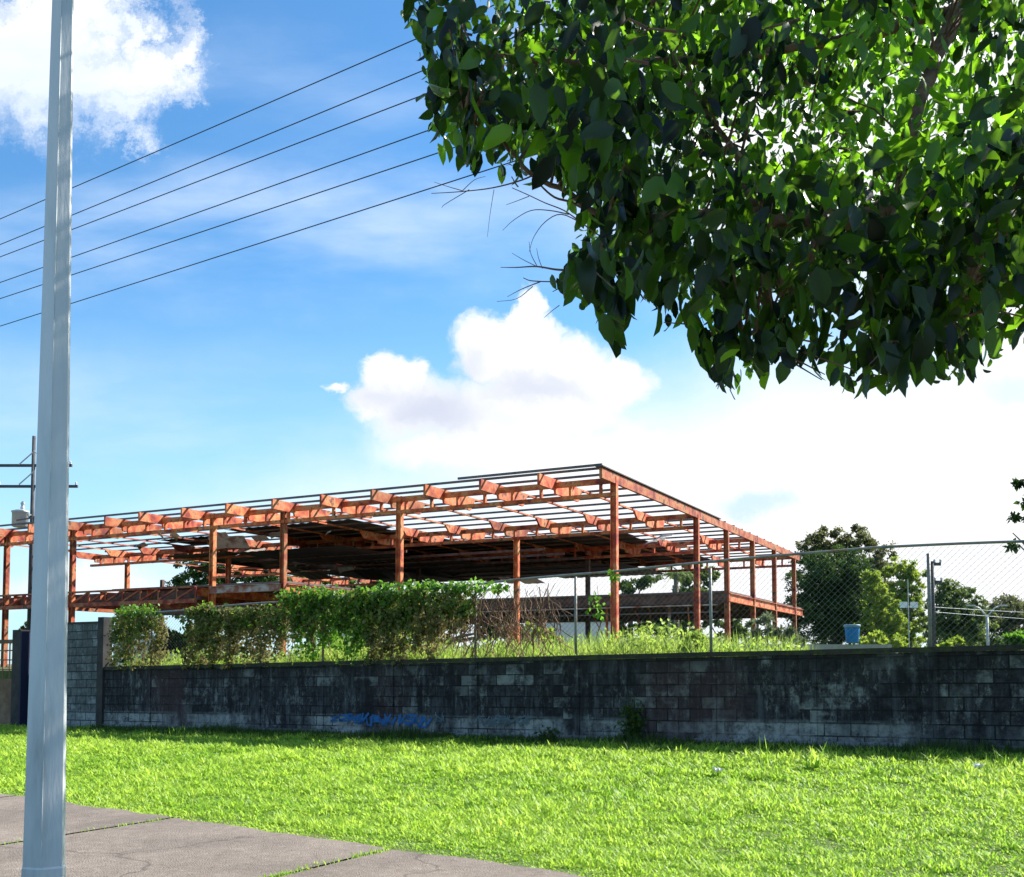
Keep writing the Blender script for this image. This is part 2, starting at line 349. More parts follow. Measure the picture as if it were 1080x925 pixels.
def npmesh(name, V, F, leaf, m, parent=None, smooth=False):
    """V (n,3), F (k,4) or (k,3) ints, leaf per vertex value"""
    off = np.array(parent.location if parent else (0, 0, 0))
    me = bpy.data.meshes.new(name); k = F.shape[1]
    me.vertices.add(len(V)); me.vertices.foreach_set('co', (V-off).astype(np.float32).ravel())
    me.loops.add(F.size); me.loops.foreach_set('vertex_index', F.astype(np.int32).ravel())
    me.polygons.add(len(F)); me.polygons.foreach_set('loop_start', np.arange(0, F.size, k, dtype=np.int32))
    if smooth: me.polygons.foreach_set('use_smooth', np.ones(len(F), dtype=bool))
    if leaf is not None:
        a = me.attributes.new('leaf', 'FLOAT', 'POINT'); a.data.foreach_set('value', leaf.astype(np.float32))
    me.update(calc_edges=True); me.validate(); me.materials.append(m)
    o = bpy.data.objects.new(name, me); COL.objects.link(o)
    if parent: o.parent = parent
    return o
def unit(a): return a/np.maximum(np.linalg.norm(a, axis=1, keepdims=True), 1e-9)
def leaf_geo(C, D, Nn, Ln, Wd, curl=.15):
    """broad leaves: base C, direction D, normal Nn, length, width; 11 verts, 8 quads/tris as quads"""
    D = unit(D); Sd = unit(np.cross(D, Nn)); Nn = np.cross(Sd, D); n = len(C)
    prof = [(0, 0, 0), (.22, .36, 0), (.5, .5, 0), (.8, .3, 0), (1, 0, 0)]
    vs = []
    for t in (0, .22, .5, .8, 1.): # midrib
        vs.append(C+D*(Ln*t)[:, None]-Nn*(Ln*curl*t*t)[:, None])
    for sg in (-1, 1):
        for t, ww in ((.22, .38), (.5, .5), (.8, .33)):
            vs.append(C+D*(Ln*t)[:, None]-Nn*(Ln*curl*t*t)[:, None]+Sd*(Wd*ww*sg)[:, None]+Nn*(Wd*.14)[:, None])
    V = np.stack(vs, 1)
    q = []
    for k in (5, 8):
        q += [(0, k, 1, 1), (1, k, k+1, 2), (2, k+1, k+2, 3), (3, k+2, 4, 4)]
    tri = [(0, 5, 1), (1, 5, 6), (1, 6, 2), (2, 6, 7), (2, 7, 3), (3, 7, 4), (0, 1, 8), (1, 9, 8), (1, 2, 9), (2, 10, 9), (2, 3, 10), (3, 4, 10)]
    F = (np.array(tri)[None]+(np.arange(n)*11)[:, None, None]).reshape(-1, 3)
    return V.reshape(-1, 3), F, 11
def card_geo(C, D, Nn, Ln, Wd):
    """small diamond leaf"""
    D = unit(D); Sd = unit(np.cross(D, Nn)); Nn = np.cross(Sd, D); n = len(C)
    V = np.stack([C, C+D*(Ln*.45)[:, None]+Sd*(Wd*.5)[:, None]+Nn*(Wd*.12)[:, None], C+D*Ln[:, None], C+D*(Ln*.45)[:, None]-Sd*(Wd*.5)[:, None]+Nn*(Wd*.12)[:, None]], 1)
    F = (np.array([[0, 1, 2, 3]])[None]+(np.arange(n)*4)[:, None, None]).reshape(-1, 4)
    return V.reshape(-1, 3), F, 4
def blade_geo(C, ang, Ln, Wd, lean, face=None):
    n = len(C); d = np.stack([np.cos(ang), np.sin(ang), np.zeros(n)], 1); s = np.stack([-np.sin(ang), np.cos(ang), np.zeros(n)], 1)
    up = np.array([0, 0, 1.])
    def pt(t):
        return C+up*(Ln*np.cos(lean)*t*(1-.25*lean*t*t))[:, None]+d*(Ln*np.sin(lean)*t**1.7)[:, None]
    m1 = pt(.5); tip = pt(1.)
    V = np.stack([C-s*(Wd*.35)[:, None], C+s*(Wd*.35)[:, None], m1+s*(Wd*.5)[:, None], m1-s*(Wd*.5)[:, None], tip], 1)
    F = (np.array([[0, 1, 2], [0, 2, 3], [3, 2, 4]])[None]+(np.arange(n)*5)[:, None, None]).reshape(-1, 3)
    return V.reshape(-1, 3), F, 5

# wall frame: s runs along the wall to the left, b away from the viewer
A0 = np.array([7.2, 14.4]); EW = np.array([-.8507, .5257]); NW = np.array([.5257, .8507])
def W(s, b, z): p = A0+EW*s+NW*b; return Vector((p[0], p[1], z))
def s_of(u):
    k = (u-540)/FPX; return (A0[0]-k*A0[1])/(-EW[0]+k*EW[1])
WRZ = math.atan2(EW[1], EW[0])
def smooth(x, a, b): t = np.clip((x-a)/(b-a), 0, 1); return t*t*(3-2*t)
def zbase(s): return np.clip(.33-.0155*s, -.1, .5)
def zlawn(s, b): return zbase(s)*smooth(b, -8.5, -.3)
def ztop(s): return 1.85-.017*s
def edge_b(s): return -9.35+.07*s
SITE = 1.42

# ------------------------------------------------------------------ ground
def ground():
    ss = [-400, -120, -50, -25]+list(np.arange(-12, 40, 2.))+[45, 60, 120, 400]
    bs = [-300, -80, -30, -20, -14]+list(np.arange(-12, .01, 1.))+[.06, .1, 3, 10, 30, 80, 200, 600, 1500]
    mb = MB(); nb = len(bs)
    for s in ss:
        for b in bs:
            z = float(zlawn(s, b))-.01 if b <= .07 else SITE
            mb.v.append(W(s, b, z))
    for i in range(len(ss)-1):
        for j in range(nb-1):
            a = i*nb+j; mb.f.append((a, a+nb, a+nb+1, a+1))
    struct(mb.build('ground', M['soil']))
    # pavement slabs as one sheet, joints are real gaps with soil below
    mb = MB(); SL = 3.0
    js = [4.07+SL*k for k in range(-12, 16)]
    for a, c in zip(js[:-1], js[1:]):
        g = .022
        q0 = [(a+g, edge_b(a)), (c-g, edge_b(c)), (c-g-.0, edge_b(c)-3.4), (a+g, edge_b(a)-3.4)]
        n = len(mb.v); dz = random.uniform(-.006, .006)
        # irregular edge on the lawn side
        top = []
        K = 14
        for i in range(K+1):
            s = a+g+(c-a-2*g)*i/K; top.append((s, edge_b(s)+random.uniform(-.05, .04)))
        for s, b in top: mb.v.append(W(s, b, .03+dz))
        for s, b in top: mb.v.append(W(s+ .0, b-3.4, .03+dz))
        for s, b in top: mb.v.append(W(s, b, -.03))
        for i in range(K): mb.f.append((n+i, n+i+1, n+K+1+i+1, n+K+1+i)); mb.f.append((n+i, n+2*(K+1)+i, n+2*(K+1)+i+1, n+i+1))
    struct(mb.build('sidewalk', M['side']))
    mb = MB(); mb.quadprism(W(-40, edge_b(0)-3.5, .0), W(60, edge_b(60)-7.7, .0), Vector((NW[0], NW[1], 0))*.08, Vector((0, 0, .05))); 
    mb = MB()
    v = [W(-60, edge_b(-60)-3.45, -.12+.14), W(80, edge_b(80)-3.45, .02), W(80, edge_b(80)-12, .02), W(-60, edge_b(-60)-12, .02)]
    mb.v = v; mb.f = [(0, 1, 2, 3)]
    struct(mb.build('road', M['asphalt']))
ground()

# ------------------------------------------------------------------ block wall
def uvbox(o):
    """uv: metres along the wall and above its foot"""
    me = o.data; l = me.uv_layers.new(name='UVMap'); co = np.empty(len(me.vertices)*3); me.vertices.foreach_get('co', co); co = co.reshape(-1, 3)+np.array(o.parent.location if o.parent else (0, 0, 0))
    rel = co[:, :2]-A0; s = rel@EW; b = rel@NW; z = co[:, 2]-zbase(s)
    idx = np.empty(len(me.loops), dtype=np.int32); me.loops.foreach_get('vertex_index', idx)
    uv = np.stack([s[idx]+b[idx], z[idx]], 1); l.data.foreach_set('uv', uv.astype(np.float32).ravel())
PIL = [s_of(u) for u in (980, 853, 748, 605, 499, 411, 338, 272, 157)]
def wall():
    t = thing('block_wall', 'long soot blackened concrete block wall along the far side of the lawn', 'wall', W(8, 0, float(zbase(8))))
    pts = [-40, -8]+list(np.arange(-6, 20.3, 1.5))+[20.2]; pts = sorted(set(pts))
    mb = MB(); 
    for a, c in zip(pts[:-1], pts[1:]):
        n = len(mb.v)
        for s in (a, c):
            zb, zt = float(zbase(s)), float(ztop(s))
            for b, z in ((0, zb-.25), (0, zt-.06), (.15, zt-.06), (.15, zb-.25)): mb.v.append(W(s, b, z))
        mb.f += [(n, n+4, n+5, n+1), (n+1, n+5, n+6, n+2), (n+2, n+6, n+7, n+3)]
    uvbox(mb.build('masonry', M['wall'], t))
    mb = MB()
    for a, c in zip(pts[:-1], pts[1:]):
        mb.beam(W(a, .075, float(ztop(a))-.02+random.uniform(-.004, .004)), W(c, .075, float(ztop(c))-.02+random.uniform(-.004, .004)), .2, .075)
    uvbox(mb.build('coping', M['cop'], t))
    mb = MB()
    for a, c in zip(pts[:-1], pts[1:]): mb.beam(W(a, -.02, float(zbase(a))+.06), W(c, -.02, float(zbase(c))+.06), .06, .12)
    uvbox(mb.build('footing', M['wall_pale'], t))
    for i, s in enumerate(PIL+[-3, -6.5]):
        mb = MB(); z0 = float(zbase(s)); mb.quadprism(W(s, -.002, z0-.1), W(s, -.002, float(ztop(s))-.062), Vector((*EW, 0))*.11, Vector((*NW, 0))*.018)
        uvbox(mb.build('pilaster', M['wall'], t))
    # paint scrawl low on the wall: short strokes
    def strokes(u0, u1, zc, h, m, label, n, th):
        mb = MB(); s0, s1 = s_of(u0), s_of(u1)
        for k in range(n):
            s = s0+(s1-s0)*(k+.5)/n; z = float(zbase(s))+zc; b = -.024-.001*(k % 3)
            pts = []
            cx = s+random.uniform(-.04, .04); kind = random.choice('SVOIUZ'); hh = h*random.uniform(.55, 1.1); ww = .09*random.uniform(.6, 1.4); sk = random.uniform(-.05, .05); zz = z+random.uniform(-.25, .25)*h
            shp = {'S': [(1, .9), (-.8, 1), (-1, .2), (.9, 0), (1, -.7), (-1, -1)], 'V': [(-1, 1), (0, -1), (1, .9)], 'O': [(0, 1), (-1, .3), (-.6, -.9), (.7, -.9), (1, .4), (.1, 1)], 'I': [(0, 1), (.1, -1)], 'U': [(-1, 1), (-.8, -.8), (.6, -1), (1, 1)], 'Z': [(-1, .8), (1, 1), (-.9, -.9), (1, -1)]}[kind]
            for px_, pz_ in shp: pts.append(W(cx-px_*ww+sk*pz_+random.uniform(-.012, .012), b, zz+hh*.5*pz_+random.uniform(-.01, .01)))
            for p, q in zip(pts[:-1], pts[1:]):
                d = q-p
                if d.length < 1e-4: continue
                mb.quadprism(p-d*.15, q+d*.15, Vector((*NW, 0))*.001, d.cross(Vector((*NW, 0))).normalized()*th*random.uniform(.5, 1.1))
        o = mb.build('graffiti', m, t); o['label'] = label
    strokes(352, 378, .36, .12, M['bluepaint'], 'dark blue scrawled paint low on the wall', 5, .02)
    strokes(378, 455, .33, .17, M['bluepaint'], 'bright blue lettering like scrawl low on the wall', 15, .028)
    strokes(458, 470, .38, .14, M['palepaint'], 'pale blue scrawl beside the blue paint', 3, .016)
    strokes(506, 560, .36, .14, M['palepaint'], 'pale row of short painted strokes', 14, .012)
wall()
def leftwall():
    t = thing('tall_block_wall', 'tall grey block wall section with bare brick courses behind the steel pole', 'wall', W(21.6, 0, 0))
    sA, sB = 20.35, 23.1; zt = P(90, 656, 25.5).z
    mb = MB(); mb.quadprism(W(sA, .07, -.3), W(sA, .07, zt), Vector((*EW, 0))*0.001, Vector((*NW, 0))*.001); mb = MB()
    mb.quadprism(W((sA+sB)/2, .07, -.3), W((sA+sB)/2, .07, zt-.05), Vector((*EW, 0))*(sB-sA)/2, Vector((*NW, 0))*.08)
    uvbox(mb.build('masonry', M['wall_pale'], t))
    mb = MB(); mb.quadprism(W((sA+sB)/2, .07, zt-.048), W((sA+sB)/2, .07, zt), Vector((*EW, 0))*((sB-sA)/2+.0), Vector((*NW, 0))*.10); mb.build('coping', M['darkpost'], t)
    mb = MB(); mb.quadprism(W(20.23, .07, -.3), W(20.23, .07, zt+.1), Vector((*EW, 0))*.11, Vector((*NW, 0))*.13); mb.build('end_pillar', M['darkpost'], t)
    g = thing('gate_post', 'dark square gate post with a blue painted side left of the steel pole', 'post', W(23.35, 0, 0))
    mb = MB(); sp = s_of(25.5); mb.quadprism(W(sp, -.05, -.3), W(sp, -.05, zt-.16), Vector((*EW, 0))*.18, Vector((*NW, 0))*.16); mb.build('shaft', M['darkpost'], g)
    mb = MB(); mb.quadprism(W(sp-.20, -.05, -.3), W(sp-.20, -.05, zt-.2), Vector((*EW, 0))*.03, Vector((*NW, 0))*.165); mb.build('blue_strip', M['navy'], g)
    g = thing('boundary_gate', 'low dark brown sheet gate with tan mesh above at the left edge', 'gate', W(26, 0, 0))
    mb = MB(); mb.quadprism(W(27, .1, -.1), W(27, .1, 1.2), Vector((*EW, 0))*3.2, Vector((*NW, 0))*.04); mb.build('sheet_panel', M['gate'], g)
    mb = MB()
    for k in range(22): mb.beam(W(23.9+k*.29, .1, 1.2), W(23.9+k*.29, .1, 2.15), .03, .03)
    for z in (1.45, 1.7, 1.95, 2.15): mb.beam(W(23.8, .1, z), W(30.2, .1, z), .03, .03)
    mb.build('upper_grille', M['stem'], g)
    mb = MB()
    for s in (23.8, 27, 30.2): mb.beam(W(s, .12, -.1), W(s, .12, 2.2), .08, .08)
    mb.beam(W(23.76, .12, 2.2), W(30.24, .12, 2.2), .08, .08)
    mb.build('frame', M['gate'], g)
leftwall()

# ------------------------------------------------------------------ chain link fence
FB = .08
FU = [(1300, 3.3), (1080, 3.33), (1000, 3.345), (920, 3.37), (840, 3.34), (748, 3.27), (605, 3.19), (540, 3.14), (499, 3.10), (411, 3.02), (338, 2.96), (272, 2.92), (200, 2.85), (157, 2.8), (118, 2.75)]
FS = [s_of(u) for u, z in FU]; FZ = [z for u, z in FU]
def frail(s): return float(np.interp(s, FS, FZ))
def fence():
    t = thing('chain_link_fence', 'rusting chain link fence on grey pipe posts standing on top of the block wall', 'fence', W(8, FB, 1.8))
    for u, dz in ((1160, 0), (980, -.1), (748, -.07), (605, -.02), (499, -.1), (411, -.05), (338, 0), (272, 0), (157, 0)):
        s = s_of(u); MB().tube([W(s, FB, float(ztop(s))-.1), W(s, FB, frail(s)+dz-.02)], .029 if u == 980 else .025, 8).build('post', M['pipe'], t, True)
    ss = np.arange(FS[0], FS[-1]+.01, .4)
    MB().tube([W(s, FB-.045+.03*math.sin(s*.9), frail(s)+.01*math.sin(s*1.7)) for s in ss], .021, 8).build('top_rail', M['pipe'], t, True)
    mb = MB(); d = .10; H = 1.55
    s = FS[0]-H
    while s < FS[-1]:
        for sg in (1, -1):
            # strand climbs one way, clipped to the panel and with slight slack
            pts = []
            for q in range(7):
                f = q/6; sp = s+(f*H if sg > 0 else (1-f)*H)
                if sp < FS[0] or sp > FS[-1]: continue
                zb = float(ztop(sp))+.02; zt = frail(sp)-.02; z = zb+(zt-zb)*f
                pts.append(W(sp, FB-.035+.02*math.sin(sp*2.1+f*3)+.003*sg, z))
            if len(pts) > 1: mb.tube(pts, .0026 if sg < 0 else .0012, 3, False)
        s += d
    mb.build('wire_mesh', M['wire'], t)
fence()

# ------------------------------------------------------------------ steel frame building
BC = P(648, 600, 39.5); BC = np.array([BC.x, BC.y]); DL = np.array([-.885, .466]); DR = np.array([.458, .889])
DL /= np.linalg.norm(DL); DR /= np.linalg.norm(DR)
def B(l, r, z): p = BC+DL*l+DR*r; return Vector((p[0], p[1], z))
ZR = 8.99; ZF = 5.32
def building():
    t = thing('steel_frame_building', 'abandoned two storey building reduced to its rusty red steel frame behind the wall', 'building', B(16, 16, SITE))
    T = 35.; LL = 42.
    dl3 = Vector((*DL, 0)); dr3 = Vector((*DR, 0))
    def hcol(l, r, z1, m='steel', w_=.23):
        mb = MB(); 
        jx = random.uniform(-.02, .02); a = B(l, r, SITE-.3); b = B(l+jx, r, z1)
        mb.quadprism(a, b, dl3*w_/2, dr3*.012)
        for sg in (-1, 1):
            o = dl3*(w_/2)*sg; mb.quadprism(a+o, b+o, dl3*.012, dr3*w_/2)
        mb.build('column', M[m], t)
    def lof(u, r=0.):
        k = (u-540)/FPX; p = BC+DR*r; return (p[0]-k*p[1])/(-DL[0]+k*DL[1])
    front = [0, lof(421), lof(298), lof(223), lof(75), lof(5)]
    for l in front: hcol(l, 0, 8.85)
    for r in (10.7, 16.1, 21.5, 26.9, 32.6): hcol(0, r, 8.75)
    for l in (lof(545, 10.7), lof(240, 10.7), lof(133, 10.7)): hcol(l, 10.7, 8.2)
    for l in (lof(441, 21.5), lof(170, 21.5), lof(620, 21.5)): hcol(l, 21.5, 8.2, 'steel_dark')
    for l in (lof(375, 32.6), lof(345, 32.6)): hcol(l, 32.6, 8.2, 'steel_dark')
    # girders along the long side: two chords and posts
    def girder(r, l0, l1, z0=8.1, z1=8.83, step=1.3, th=.15):
        mb = MB()
        mb.beam(B(l0, r, z0+th/2), B(l1, r, z0+th/2), .16, th); mb.beam(B(l0, r, z1-.11), B(l1, r, z1-.11), .16, .22)
        l = l0+.65
        while l < l1: mb.quadprism(B(l, r, z0+th), B(l, r, z1-.2), dl3*.05, dr3*.07); l += step
        mb.build('girder', M['steel'], t)
    girder(0, -.1, 42); girder(10.7, .1, LL); girder(21.5, .1, LL); girder(32.6, .1, LL)
    # joists across, deep at every girder and slim between
    nodes = [0, 10.7, 21.5, 32.6]
    l = 2.55; k = 0
    while l < 41.8:
        mb = MB(); r0 = -1.5; r1 = T
        if 8 < k < 12: r0 = -1.1
        ps = []; rr = r0
        samp = sorted(set([r0, r1]+[n+d for n in nodes for d in (-1.7, -1.3, 0, .05, 2.3, 2.7)]))
        samp = [s for s in samp if r0 <= s <= r1]
        def dep(r):
            d = min(abs(r-n) for n in nodes); 
            if r < .01: return .46
            after = min((r-n for n in nodes if r-n >= -.001), default=9)
            return .60 if .04 < after < 2.4 else (.44 if d < 1.35 else .09)
        n = len(mb.v)
        for r in samp:
            for sg, z in ((-1, ZR-dep(r)), (1, ZR-dep(r)), (1, ZR-.02), (-1, ZR-.02)): mb.v.append(B(l+sg*.05, r, z))
        for i in range(len(samp)-1):
            for j in range(4):
                a = n+i*4+j; b = n+i*4+(j+1) % 4; mb.f.append((a, b, b+4, a+4))
        mb.f += [(n, n+1, n+2, n+3), tuple(n+(len(samp)-1)*4+j for j in (3, 2, 1, 0))]
        mb.build('joist', M['steel'], t)
        l += 2.6+.03*k; k += 1
    # roof edge beam on the short side
    mb = MB(); mb.quadprism(B(-.06, -1.5, ZR-.23), B(-.06, T-1, ZR-.17), dl3*.06, Vector((0, 0, .19))); mb.build('edge_beam', M['steel'], t)
    mb = MB(); mb.quadprism(B(-.02, -1.55, ZR+.03), B(-.02, 14.5, ZR+.04), dl3*.16, Vector((0, 0, .02))); mb.build('edge_flashing', M['purlin'], t)
    # purlins
    r = -1.45; i = 0
    while r < T:
        l1 = 42-random.uniform(0, 3); l0 = -.1
        if i == 0: l1 = 6.2
        mb = MB(); 
        if i == 1: l1 = 42.2
        mb.beam(B(l0, r, ZR+.09 if i == 0 else ZR+.03), B(l1, r, ZR+.09 if i == 0 else ZR+.03), .07, .09); mb.build('purlin', M['purlin'], t)
        if i == 0: i = 1; r = -1.1; continue
        r += 1.72 if r > 0 else 1.25; i += 1
    mb = MB(); mb.beam(B(30.3, -1.5, ZR+.25), B(33.2, -1.5, ZR+.16), .06, .07); mb.build('loose_purlin', M['purlin'], t)
    rr = random.Random(5)
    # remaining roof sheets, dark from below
    def sheet(l0, l1, r0, r1, z, name='roof_sheet', m='sheet', sag=0., tilt=0.):
        mb = MB(); nl = max(2, int((l1-l0)/.3)); n = 0
        for i in range(nl+1):
            l = l0+(l1-l0)*i/nl; zz = z+(.03 if i % 2 else 0)-sag*math.sin(math.pi*i/nl)
            mb.v += [B(l, r0+random.uniform(-.05, .05), zz), B(l, r1+random.uniform(-.05, .05), zz+tilt)]
        for i in range(nl): mb.f.append((2*i, 2*i+1, 2*i+3, 2*i+2))
        o = mb.build(name, M[m], t); md = o.modifiers.new('thickness', 'SOLIDIFY'); md.thickness = .015; return o
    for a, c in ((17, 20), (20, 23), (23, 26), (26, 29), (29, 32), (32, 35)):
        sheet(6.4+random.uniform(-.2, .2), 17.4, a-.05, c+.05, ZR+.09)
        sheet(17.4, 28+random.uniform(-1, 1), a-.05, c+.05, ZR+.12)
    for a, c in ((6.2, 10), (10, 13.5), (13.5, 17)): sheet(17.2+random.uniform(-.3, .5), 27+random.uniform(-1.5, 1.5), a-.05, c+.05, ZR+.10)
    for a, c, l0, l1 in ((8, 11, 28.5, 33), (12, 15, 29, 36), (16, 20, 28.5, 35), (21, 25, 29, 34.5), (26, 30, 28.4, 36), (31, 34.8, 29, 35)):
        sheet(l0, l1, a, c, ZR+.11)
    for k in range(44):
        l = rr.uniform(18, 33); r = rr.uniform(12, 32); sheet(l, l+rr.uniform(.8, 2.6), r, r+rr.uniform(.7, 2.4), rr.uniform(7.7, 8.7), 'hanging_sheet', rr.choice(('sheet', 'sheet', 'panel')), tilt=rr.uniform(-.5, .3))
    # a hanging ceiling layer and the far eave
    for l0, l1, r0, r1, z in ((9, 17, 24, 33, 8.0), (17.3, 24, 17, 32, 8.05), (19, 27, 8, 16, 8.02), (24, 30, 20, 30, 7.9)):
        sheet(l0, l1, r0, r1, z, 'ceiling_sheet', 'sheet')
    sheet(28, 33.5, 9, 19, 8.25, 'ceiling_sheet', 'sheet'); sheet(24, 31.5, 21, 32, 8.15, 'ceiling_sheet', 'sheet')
    for r in np.arange(12, 33, 2.7):
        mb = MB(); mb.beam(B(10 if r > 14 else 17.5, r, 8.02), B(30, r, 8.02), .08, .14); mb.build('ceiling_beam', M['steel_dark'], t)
    # pale bent panels hanging at the torn edges
    for (u, v, Yd, ww, hh) in ((152, 561, 56, 1.3, .35), (172, 566, 57, 2., .4), (188, 567, 57, 1.5, .5), (152, 577, 64, 1.4, .3), (180, 583, 66, 2.4, .35), (205, 580, 66, 1.6, .3),
                           (245, 578, 58, 2.2, .7), (262, 583, 60, 1.6, .5), (278, 570, 57, 1.3, .4), (295, 566, 57, 1.2, .3), (315, 594, 66, 2.4, .4), (340, 597, 68, 2.2, .6), (352, 588, 68, 1.6, .2), (366, 602, 68, 1.2, .4),
                           (345, 562, 54, 1.8, .2), (398, 593, 70, 1.6, .4), (406, 590, 70, .9, .5), (434, 590, 70, .6, .4), (232, 566, 56, 1.5, .25),
                           (690, 571, 58, 1.3, .25), (716, 578, 62, 1.4, .3), (728, 583, 64, 1.1, .3), (700, 566, 56, 1.2, .2), (742, 573, 64, 1.4, .3), (754, 577, 66, 1.2, .5)):
        c = P(u, v, Yd); mb = MB(); a = rr.uniform(-.5, .9); d = (dl3*math.cos(a)+dr3*math.sin(a)+Vector((0, 0, rr.uniform(-.12, .12)))); up = Vector((0, 0, 1))*.5+dr3*rr.uniform(.4, 1.3)*rr.choice((-1, 1)); up.normalize(); hh *= 1.2
        n = 0; K = 6
        for i in range(K+1):
            x = (i/K-.5)*ww; bend = -.16*max(0, (i-4.5)*.5)
            mb.v += [c+d*x+Vector((0, 0, bend)), c+d*x+up*hh+Vector((0, 0, bend+rr.uniform(-.03, .03)))]
        for i in range(K): mb.f.append((2*i, 2*i+1, 2*i+3, 2*i+2))
        o = mb.build('torn_panel', M['panel'], t); md = o.modifiers.new('thickness', 'SOLIDIFY'); md.thickness = .012
    # upper floor
    l298 = lof(298)
    def fbeam(a, b, h=.42, m='steel', name='floor_beam'):
        mb = MB(); d = (b-a).normalized(); sx = d.cross(Vector((0, 0, 1)))
        for dz, hh, ww in ((0, .025, .2), (-h, .025, .2)): mb.beam(a+Vector((0, 0, dz-.0125)), b+Vector((0, 0, dz-.0125)), ww, hh)
        mb.beam(a+Vector((0, 0, -h/2-.012)), b+Vector((0, 0, -h/2-.012)), .03, h-.026); mb.build(name, M[m], t)
    fbeam(B(l298, -.16, ZF-.02), B(lof(223), -.16, ZF-.02), .32, 'fascia')
    # latticed floor truss at the left
    mb = MB(); a, c = lof(206), 42.0
    mb.beam(B(a, -.02, ZF+.02), B(c, -.02, ZF+.02), .16, .09); mb.beam(B(a, -.02, ZF-.66), B(c, -.02, ZF-.66), .16, .2)
    l = a
    while l < c-1.2:
        mb.beam(B(l, -.02, ZF-.55), B(l, -.02, ZF), .07, .1); mb.beam(B(l, -.02, ZF), B(l+1.25, -.02, ZF-.55), .07, .09); l += 1.25
    mb.build('floor_truss', M['steel'], t)
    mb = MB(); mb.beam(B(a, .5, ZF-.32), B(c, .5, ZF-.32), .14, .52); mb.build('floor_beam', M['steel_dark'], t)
    l = a
    while l < c: fbeam(B(l, .1, ZF), B(l, 10.6, ZF), .4); l += 3.4
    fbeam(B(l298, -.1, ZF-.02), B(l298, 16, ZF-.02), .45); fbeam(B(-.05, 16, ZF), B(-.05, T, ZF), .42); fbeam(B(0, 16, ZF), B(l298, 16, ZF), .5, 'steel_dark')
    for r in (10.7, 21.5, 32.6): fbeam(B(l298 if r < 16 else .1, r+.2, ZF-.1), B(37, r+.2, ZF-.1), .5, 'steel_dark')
    def deck(l0, l1, r0, r1):
        mb = MB(); mb.quadprism(B((l0+l1)/2, r0, ZF+.08), B((l0+l1)/2, r1, ZF+.08), dl3*(l1-l0)/2, Vector((0, 0, .05))); mb.build('floor_deck', M['deck'], t)
    deck(.0, 20, 16.1, T); deck(20.02, 34, 16.1, T); deck(l298+.1, 28, .3, 16.0)
    for r in np.arange(17.5, 34, 2.2):
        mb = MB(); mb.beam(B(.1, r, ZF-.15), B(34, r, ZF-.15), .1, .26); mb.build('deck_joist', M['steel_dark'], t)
    for zz, nm in ((ZF-.62, 'fascia'), (ZF-1.0, 'purlin')):
        mb = MB(); mb.beam(B(.4, 15.7, zz), B(17, 15.7, zz-.05), .05, .07); mb.build('conduit', M[nm], t)
    for l in (3.5, 7.2, 11.4): mb = MB().beam(B(l, 17, SITE), B(l, 17, ZF-.2), .14, .14); mb.build('prop', M['fascia' if l < 4 else 'steel'], t)
    # conduits and rods hanging below the floor, ground storey remains
    for k in range(16):
        l = rr.uniform(2, 24); r = rr.uniform(16.5, 24); MB().tube([B(l, r, ZF-.4), B(l+rr.uniform(-1.5, 1.5), r+rr.uniform(-.5, .5), rr.uniform(2.4, 3.8)), B(l+rr.uniform(-2, 2), r, SITE)], .035, 5).build('hanging_rod', M['steel'], t)
    for (l, r, ww) in ((10.2, 13, 1.), (9.4, 13.4, .8), (10.9, 12.6, .5)):
        mb = MB()
        for q in range(7): x = l+q*ww/7; mb.beam(B(x, r+rr.uniform(-.3, .3), SITE), B(x+rr.uniform(-.1, .1), r, 3.6+rr.uniform(-.6, .3)), .06, .05)
        mb.build('rusty_bars', M['steel'], t)
building()

# white wall and sheds seen through the frame
def whitewall(u0, u1, v0, v1, Y, name, label, cat='wall', ribs=False):
    a = P(u0, v0, Y); b = P(u1, v0, Y); zt = a.z
    t = thing(name, label, cat, ((a.x+b.x)/2, Y, SITE))
    MB().box(((a.x+b.x)/2, Y+1.5, (SITE+zt)/2-.05), (b.x-a.x, 3., zt-SITE-.1)).build('wall', M['white'], t)
    MB().box(((a.x+b.x)/2, Y+1.5, zt-.02), (b.x-a.x+.3, 3.2, .14)).build('coping', M['conc'], t)
    return t
whitewall(560, 646, 655, 690, 92, 'white_shed', 'low white shed seen beneath the upper floor of the steel frame', 'shed')
whitewall(648, 762, 673, 690, 80, 'white_low_wall', 'low white wall behind the corner column of the frame')
whitewall(350, 420, 662, 690, 110, 'pale_shed', 'pale shed glimpsed through the vines behind the frame', 'shed')
whitewall(120, 190, 672, 700, 100, 'grey_shed', 'pale low building seen through the gap between the two vines', 'shed')
mb = MB(); a = P(862, 681, 19); b = P(905, 678, 19); mb.beam((a.x-2, 19.2, a.z-.02), (b.x+.6, 19, b.z-.08), .18, .1)
tag(mb.build('concrete_ledge', M['conc'], loc=(a.x, 19.2, a.z)), 'pale low concrete ledge carrying the blue bucket', 'ledge')
mb = MB(); mb.box(((a.x+b.x)/2-.4, 19.15, (SITE+a.z)/2-.06), (3., .14, a.z-SITE-.1)).build('ledge_foot', M['conc'], bpy.data.objects['concrete_ledge'])
